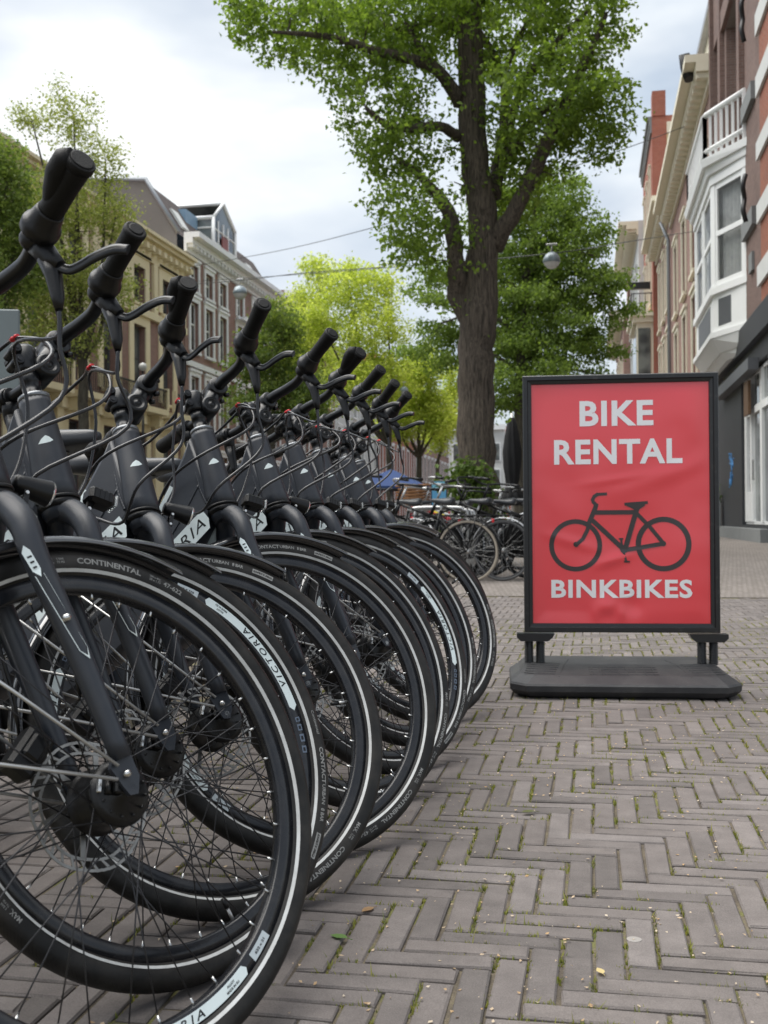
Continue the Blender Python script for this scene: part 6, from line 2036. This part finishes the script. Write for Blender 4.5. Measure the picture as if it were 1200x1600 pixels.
# ------------------------------------------------------------------ parked city bikes
def city_bike(label, loc, rz, paint, tyre, steer=0.0, fender='gloss', guard=None, rack=True, lean=0.1, saddle='saddle', bar='sweep', extra=None):
    """origin under the rear hub, x towards the front wheel"""
    root = empty('city_bike', loc)
    root.rotation_euler = (-lean, 0, rz)
    tag(root, label, 'bicycle', 'city bikes parked at the rack under the elm')
    WR = 0.345
    def wheel(name, x, M_=None):
        mb = MB(); mb.lathe([(0.300, -0.009), (0.318, -0.012), (0.318, 0.012), (0.300, 0.009)], 40, closed=True)
        w = mb.build(name, 'darksteel', root)
        w.matrix_local = M_ if M_ is not None else Matrix.Translation((x, 0, WR))
        mb = MB(); mb.lathe([(0.316, -0.012), (0.326, -0.019), (0.337, -0.017), (0.345, 0.0), (0.337, 0.017), (0.326, 0.019), (0.316, 0.012)], 44); mb.build('tyre', tyre, w)
        mb = MB()
        for k in range(28):
            a = 2 * math.pi * k / 28; b2 = a + (0.7 if k % 2 else -0.7); sd = 1 if (k // 2) % 2 else -1
            mb.tube([(0.03 * math.cos(b2), sd * 0.03, 0.03 * math.sin(b2)), (0.305 * math.cos(a), 0, 0.305 * math.sin(a))], 0.0013, 4, cap=False)
        mb.lathe([(0.0, -0.05), (0.012, -0.05), (0.02, -0.035), (0.03, -0.03), (0.02, 0), (0.03, 0.03), (0.02, 0.035), (0.012, 0.05), (0, 0.05)], 12)
        mb.build('spokes', 'stay', w)
        return w
    wheel('rear_wheel', 0)
    hx = 1.10
    ax0 = Vector((hx - .06, 0, WR)); axd = Vector((-math.cos(R(67)), 0, math.sin(R(67))))
    S = Matrix.Translation(ax0) @ Matrix.Rotation(steer, 4, axd) @ Matrix.Translation(-ax0)
    wheel('front_wheel', hx, S @ Matrix.Translation((hx, 0, WR)))
    bb = Vector((0.45, 0, 0.29)); st = Vector((0.30, 0, 0.80)); ht0 = ax0 + axd * .42; ht1 = ax0 + axd * .62
    mb = MB()
    for a, b_, r_ in ((bb, st, .015), (bb, ht0 + axd * .03, .017), (st + Vector((.03, 0, -.1)), ht1 - axd * .03, .015), (ht0, ht1, .02)): mb.tube([a, b_], r_, 10)
    for sd in (-1, 1):
        mb.tube([(0, sd * .06, WR), (0.40, sd * .03, 0.29)], .009, 8); mb.tube([(0, sd * .06, WR), st + Vector((.01, sd * .015, -.08))], .008, 8)
    mb.build('frame', paint, root)
    mb = MB()
    for sd in (-1, 1): mb.tube([ax0 + axd * .40, ax0 + axd * .36 + Vector((0, sd * .05, 0)), Vector((hx - .02, sd * .055, WR + .06)), Vector((hx, sd * .055, WR))], [.014, .013, .011, .010], 8)
    mb.build('fork', paint, root).matrix_local = S
    mb = MB()
    hb = ax0 + axd * .80
    mb.tube([ht1, hb], .013, 10)
    for sd in (-1, 1):
        if bar == 'sweep': p = [hb, hb + Vector((.06, sd * .08, .02)), hb + Vector((.03, sd * .24, .05)), hb + Vector((-.10, sd * .29, .04)), hb + Vector((-.22, sd * .29, .02))]
        else: p = [hb, hb + Vector((.05, sd * .1, 0)), hb + Vector((.0, sd * .3, .02))]
        mb.tube(smooth_path(p, 4), .0115, 8)
        q0, q1 = Vector(p[-1]), Vector(p[-2])
        mb.tube([q0, q0 + (q1 - q0) * .95], .017, 8, 1)
    h_ = mb.build('handlebar', ['alloy' if paint == 'black' else 'stay', 'black'], root); h_.matrix_local = S
    mb = MB()
    mb.tube([st + Vector((.02, 0, -.08)), st + Vector((-.03, 0, .10))], .0125, 8)
    mb.build('seatpost', 'stay', root)
    o = T['saddle'].copy(); COL.objects.link(o); o.parent = root
    o.matrix_local = Matrix.Translation((0.275 + .97, 0, 0.0))
    mb = MB()
    pf = [(0.362, -.026), (0.372, -.012), (0.374, 0), (0.372, .012), (0.362, .026), (0.359, .024), (0.370, 0), (0.359, -.024)]
    mb.lathe(pf, 30, (0, 0, WR), closed=True, a0=R(-5), a1=R(185)); mb.build('rear_fender', fender, root)
    mb = MB(); mb.lathe(pf, 30, (hx, 0, WR), closed=True, a0=R(40), a1=R(190)); mb.build('front_fender', fender, root).matrix_local = S
    if rack:
        mb = MB()
        for sd in (-1, 1):
            mb.tube([(.22, sd * .04, .74), (-.25, sd * .06, .74)], .006, 6); mb.tube([(-.12, sd * .06, .74), (0, sd * .065, WR)], .005, 6); mb.tube([(-.25, sd * .06, .74), (0, sd * .068, WR)], .005, 6)
        for k in range(5): mb.tube([(.15 - .09 * k, -.05, .74), (.15 - .09 * k, .05, .74)], .005, 6)
        mb.build('rear_rack', 'black', root)
    mb = MB()
    mb.cbox(-.04, .50, -.075, -.045, WR - .09, WR + .035, .012)
    mb.build('chain_case', 'black', root)
    mb = MB()
    mb.tube([(.45, -.08, .29), (.52, -.09, .14)], .010, 8); mb.tube([(.45, .06, .29), (.38, .07, .44)], .010, 8)
    mb.tube([(.45, -.09, .29), (.45, .07, .29)], .012, 8); mb.cbox(.47, .57, -.19, -.10, .125, .15, .006); mb.cbox(.33, .43, .08, .17, .43, .455, .006)
    mb.build('crank', 'black', root)
    if guard:
        mb = MB()
        for sd in (-1, 1):
            poly = [(0.36 * math.cos(R(a)), WR + 0.36 * math.sin(R(a))) for a in range(10, 171, 16)] + [(0.02, WR)]
            mb.prism(poly, lambda u, w, t, sd=sd: (u, sd * .045 + t, w), -.002, .002)
        mb.build('skirt_guard', guard, root)
    mb = MB(); mb.cbox(-.30, -.285, -.03, .03, .66, .70, .004); mb.build('rear_light', 'red', root)
    if extra == 'basket':
        mb = MB(); c = hb + Vector((.22, 0, -.06))
        for k in range(7):
            z = c.z - .12 + .04 * k; g_ = .02 * k / 7
            mb.tube([(c.x - .14 - g_, -.18 - g_, z), (c.x + .14 + g_, -.18 - g_, z), (c.x + .14 + g_, .18 + g_, z), (c.x - .14 - g_, .18 + g_, z), (c.x - .14 - g_, -.18 - g_, z)], .014, 5)
        mb.box(c.x - .13, c.x + .13, -.17, .17, c.z - .13, c.z - .115)
        mb.build('wicker_basket', MT['wicker'], root)
    if extra == 'crate':
        mb = MB()
        for z in (.76, .83, .90): mb.box(-.26, .14, -.16, -.145, z, z + .05); mb.box(-.26, .14, .145, .16, z, z + .05); mb.box(-.26, -.245, -.144, .144, z, z + .05); mb.box(.125, .14, -.144, .144, z, z + .05)
        mb.box(-.25, .13, -.15, .15, .75, .765)
        mb.build('crate', 'red', root)
    return root
MT['wicker'] = mat('wicker', (0.22, 0.10, 0.035), 0.8, var=0.5, vscale=40)
MT['tan_tyre'] = mat('tan_tyre', (0.40, 0.35, 0.28), 0.7, var=0.4, vscale=30)
MT['grey_tyre'] = mat('grey_tyre', (0.10, 0.10, 0.10), 0.7, var=0.4, vscale=30)
MT['silver'] = mat('silver_paint', (0.48, 0.49, 0.50), 0.35, 0.5)
MT['white_p'] = mat('white_bike_paint', (0.66, 0.67, 0.66), 0.35)
MT['red_p'] = mat('red_bike_paint', (0.42, 0.02, 0.03), 0.35)
PI = math.pi
city_bike('black city bike with tan tyres, rear wheel just right of the last rental wheel', (-1.33, 11.95, 0), R(172), 'black', 'tan_tyre', 0.3, fender='black', rack=True, lean=0.05)
city_bike('dark city bike with grey fender, its wheel between the tan tyre and the sign', (-0.98, 12.25, 0), R(168), 'alloy', 'grey_tyre', -0.3, fender='silver', lean=-0.06)
city_bike('black city bike with dark skirt guards half hidden by the left edge of the sign', (-0.70, 12.70, 0), R(175), 'black', 'rubber', 0.5, guard='black', lean=0.08)
city_bike('silver city bike behind the tan tyred bike with raised grey handlebars', (-1.25, 13.3, 0), R(20), 'silver', 'rubber', 0.4, lean=0.08)
city_bike('white step bike behind the rack with a brown wicker basket', (-1.35, 13.9, 0), R(165), 'white_p', 'rubber', 0.2, extra='basket', lean=0.06)
city_bike('red city bike in the middle of the rack', (-1.55, 14.45, 0), R(170), 'red_p', 'rubber', -0.2, lean=0.05)
city_bike('black bike in front of the elm trunk with its bars turned left', (-0.95, 14.9, 0), R(178), 'black', 'rubber', 0.7, lean=-0.05)
city_bike('grey bike at the back of the rack under the closed parasol', (-0.55, 15.5, 0), R(160), 'alloy', 'grey_tyre', 0.1, lean=0.07, guard='black')
city_bike('black bike at the left end of the rack behind the last rental bike', (-2.3, 13.0, 0), R(10), 'black', 'rubber', 0.2, lean=0.05)
city_bike('dark bike at the end of the rack whose front wheel points at the sign edge', (-0.42, 12.35, 0), R(170), 'black', 'rubber', -0.4, lean=0.04)
city_bike('black bike close behind the last rental bike with a dark rack', (-1.75, 12.35, 0), R(176), 'black', 'rubber', 0.6, lean=0.09)
city_bike('dark grey bike among the parked bikes, second row from the rental bikes', (-1.45, 12.95, 0), R(182), 'alloy', 'grey_tyre', -0.5, lean=0.02)
for i, (x, y) in enumerate(((-1.75, 12.55), (-1.80, 13.4), (-1.85, 14.2))):
    h = empty('bike_rack_hoop', (x, y, 0), R(4))
    tag(h, ['steel bike rack hoop nearest the rental bikes', 'steel bike rack hoop in the middle of the three', 'steel bike rack hoop furthest back, towards the elm'][i], 'bike rack', 'steel bike rack hoops')
    mb = MB()
    mb.tube(smooth_path([(-.35, 0, 0), (-.35, 0, .72), (-.30, 0, .80), (-.22, 0, .83), (.22, 0, .83), (.30, 0, .80), (.35, 0, .72), (.35, 0, 0)], 4), 0.024, 10)
    mb.build('hoop', 'stay', h)
    mb = MB()
    for s_ in (-.35, .35): mb.lathe([(0, .012), (.06, .012), (.065, .004)], 14, (s_, 0, 0), 'Z')
    mb.build('base_plate', 'stay', h)

# ------------------------------------------------------------------ street furniture
MT['canvas_black'] = mat('black_canvas', (0.012, 0.012, 0.013), 0.85, var=0.4, vscale=8, bump=0.3, bscale=25)
MT['canvas_blue'] = mat('blue_canvas', (0.012, 0.045, 0.16), 0.8, var=0.3, vscale=3)
pz_ = at(801, 800, 20); ps = empty('closed_parasol', (pz_.x, pz_.y, 0.03)); tag(ps, 'closed black parasol standing left of the sign under the linden', 'parasol')
mb = MB()
prof = [(0.03, 2.52), (0.07, 2.47), (0.11, 2.2), (0.15, 1.9), (0.15, 1.6), (0.12, 1.38), (0.09, 1.28), (0.17, 1.12), (0.23, 0.92), (0.19, 0.90)]
v = []; K = 24
for r_, z in prof:
    for k in range(K):
        a = 2 * math.pi * k / K; rr = r_ * (1 + 0.22 * math.cos(8 * a + z * 2))
        v.append((rr * math.cos(a), rr * math.sin(a), z))
f = [(i * K + k, (i + 1) * K + k, (i + 1) * K + (k + 1) % K, i * K + (k + 1) % K) for i in range(len(prof) - 1) for k in range(K)]
mb.add(v, f, 0, True); mb.build('canopy', 'canvas_black', ps)
mb = MB(); mb.tube([(0, 0, 0), (0, 0, 2.6)], 0.025, 8); mb.build('pole', 'stay', ps)
mb = MB(); mb.lathe([(0, .09), (.28, .08), (.30, 0)], 20, (0, 0, 0), 'Z'); mb.build('base', 'stone_grey', ps)

c = at(612, 765, 36); tn = empty('blue_parasol', (c.x, c.y, 0)); tag(tn, 'open blue terrace parasol behind the far end of the bike row', 'parasol')
mb = MB()
hw = 1.15
v = [(-hw, -hw, 1.75), (hw, -hw, 1.75), (hw, hw, 1.75), (-hw, hw, 1.75), (0, 0, 2.35), (-hw, -hw, 1.66), (hw, -hw, 1.66), (hw, hw, 1.66), (-hw, hw, 1.66)]
mb.add(v, [(0, 1, 4), (1, 2, 4), (2, 3, 4), (3, 0, 4), (5, 6, 1, 0), (6, 7, 2, 1), (7, 8, 3, 2), (8, 5, 0, 3)]); mb.build('canopy', 'canvas_blue', tn)
mb = MB(); mb.tube([(0, 0, 0), (0, 0, 2.3)], .04, 8); mb.build('pole', 'stay', tn)

c = at(686, 760, 34); ad = empty('advertising_screen', (c.x, c.y, 0), R(6)); tag(ad, 'lit blue advertising screen left of the elm trunk', 'screen')
m, n, l, b = nt('screen_picture')
tc = n.new('ShaderNodeTexCoord'); sp = n.new('ShaderNodeSeparateXYZ'); rp = n.new('ShaderNodeValToRGB')
l.new(tc.outputs['Generated'], sp.inputs['Vector']); l.new(sp.outputs['Z'], rp.inputs['Fac'])
rp.color_ramp.interpolation = 'CONSTANT'
e = rp.color_ramp.elements; e[0].color = (0.55, 0.62, 0.66, 1); e[1].position = .18; e[1].color = (0.75, 0.60, 0.06, 1)
e.new(.36).color = (0.06, 0.20, 0.34, 1); e.new(.78).color = (0.10, 0.28, 0.38, 1)
l.new(rp.outputs['Color'], b.inputs['Base Color']); l.new(rp.outputs['Color'], b.inputs['Emission Color']); b.inputs['Emission Strength'].default_value = 0.25
mb = MB(); mb.cbox(-.25, .25, -.08, .08, .35, 1.9, .03); mb.box(-.15, .15, -.06, .06, 0, .35); mb.build('housing', 'black', ad)
mb = MB(); mb.box(-.22, .22, -.092, -.083, .5, 1.85); mb.build('screen', m, ad)

# grey board at the left edge, behind the first handlebar
c = at(8, 578, 9.0); gb = empty('grey_sign_board', (c.x, c.y, 0), R(18)); tag(gb, 'plain grey sign board on a post at the left edge behind the first bike', 'sign')
mb = MB(); mb.cbox(-.45, .12, -.02, .02, c.z - .17, c.z + .5, .01); mb.build('board', mat('grey_board', (0.16, 0.19, 0.195), 0.6, var=0.2, vscale=3), gb)
mb = MB(); mb.tube([(-.2, .045, 0), (-.2, .045, c.z + .5)], .025, 8); mb.build('post', 'stay', gb)

# hanging street lamps on span wires
MT['lampshade'] = mat('lamp_shade_grey', (0.24, 0.29, 0.32), 0.35, 0.2)
MT['opal'] = mat('opal_glass', (0.62, 0.62, 0.60), 0.25)
def lamp(p, r_, label, wire=True):
    o = empty('hanging_lamp', (p.x, p.y, p.z)); tag(o, label, 'street lamp', 'lamps hung over the street')
    mb = MB(); mb.lathe([(0.0, r_ * 1.05), (r_ * .35, r_ * 1.0), (r_ * .75, r_ * .72), (r_ * .98, r_ * .25), (r_ * 1.02, -.02), (r_ * .96, -.03)], 24, (0, 0, 0), 'Z'); mb.build('shade', 'lampshade', o)
    mb = MB(); mb.lathe([(r_ * .93, -.03), (r_ * .85, -r_ * .4), (r_ * .5, -r_ * .8), (0.0, -r_ * .95)], 24, (0, 0, 0), 'Z'); mb.build('bowl', 'opal', o)
    mb = MB(); mb.tube([(0, 0, r_), (0, 0, r_ * 1.9)], .012, 6); mb.cbox(-.10, .10, -.02, .02, r_ * 1.85, r_ * 2.05, .005); mb.build('hanger', 'stay', o)
lamp(at(862, 408, 19), 0.15, 'round grey lamp hanging on a wire above the sign')
lamp(at(375, 458, 32), 0.21, 'round grey lamp hanging above the fourth handlebar')
lamp(at(692, 637, 46), 0.20, 'small distant lamp hanging left of the elm trunk')
lamp(at(631, 611, 40), 0.17, 'pale lamp hanging just above the last handlebar grip')
c = at(223, 573, 33); gl = empty('globe_lamp', (c.x, c.y, 0)); tag(gl, 'globe lamp on a post in front of the ochre building', 'street lamp')
mb = MB(); mb.lathe([(0, .13), (.09, .09), (.13, 0), (.09, -.09), (0.03, -.13)], 18, (0, 0, c.z), 'Z'); mb.build('globe', 'opal', gl)
mb = MB(); mb.tube([(0, 0, 0), (0, 0, c.z - .12)], [.06, .03], 8); mb.build('post', 'iron', gl)
def wire(pts, label, r_=0.010):
    mb = MB(); mb.tube(smooth_path(pts, 6), r_, 5)
    tag(mb.build('span_wire', 'iron', None), label, 'wire', 'wires across the street')
wire([at(300, 440, 52), at(480, 428, 34), at(680, 412, 25), at(862, 396, 19), at(980, 378, 24), at(1087, 361, 33)], 'span wire that carries the lamp above the sign')
wire([at(290, 418, 50), at(430, 393, 42), at(555, 363, 36), at(760, 305, 32), at(949, 242, 31), at(1080, 194, 36)], 'higher span wire crossing the sky left and right of the elm', 0.012)
wire([at(262, 447, 46), at(375, 438, 32), at(470, 427, 28), at(600, 417, 25)], 'span wire that carries the lamp above the fourth handlebar', 0.010)
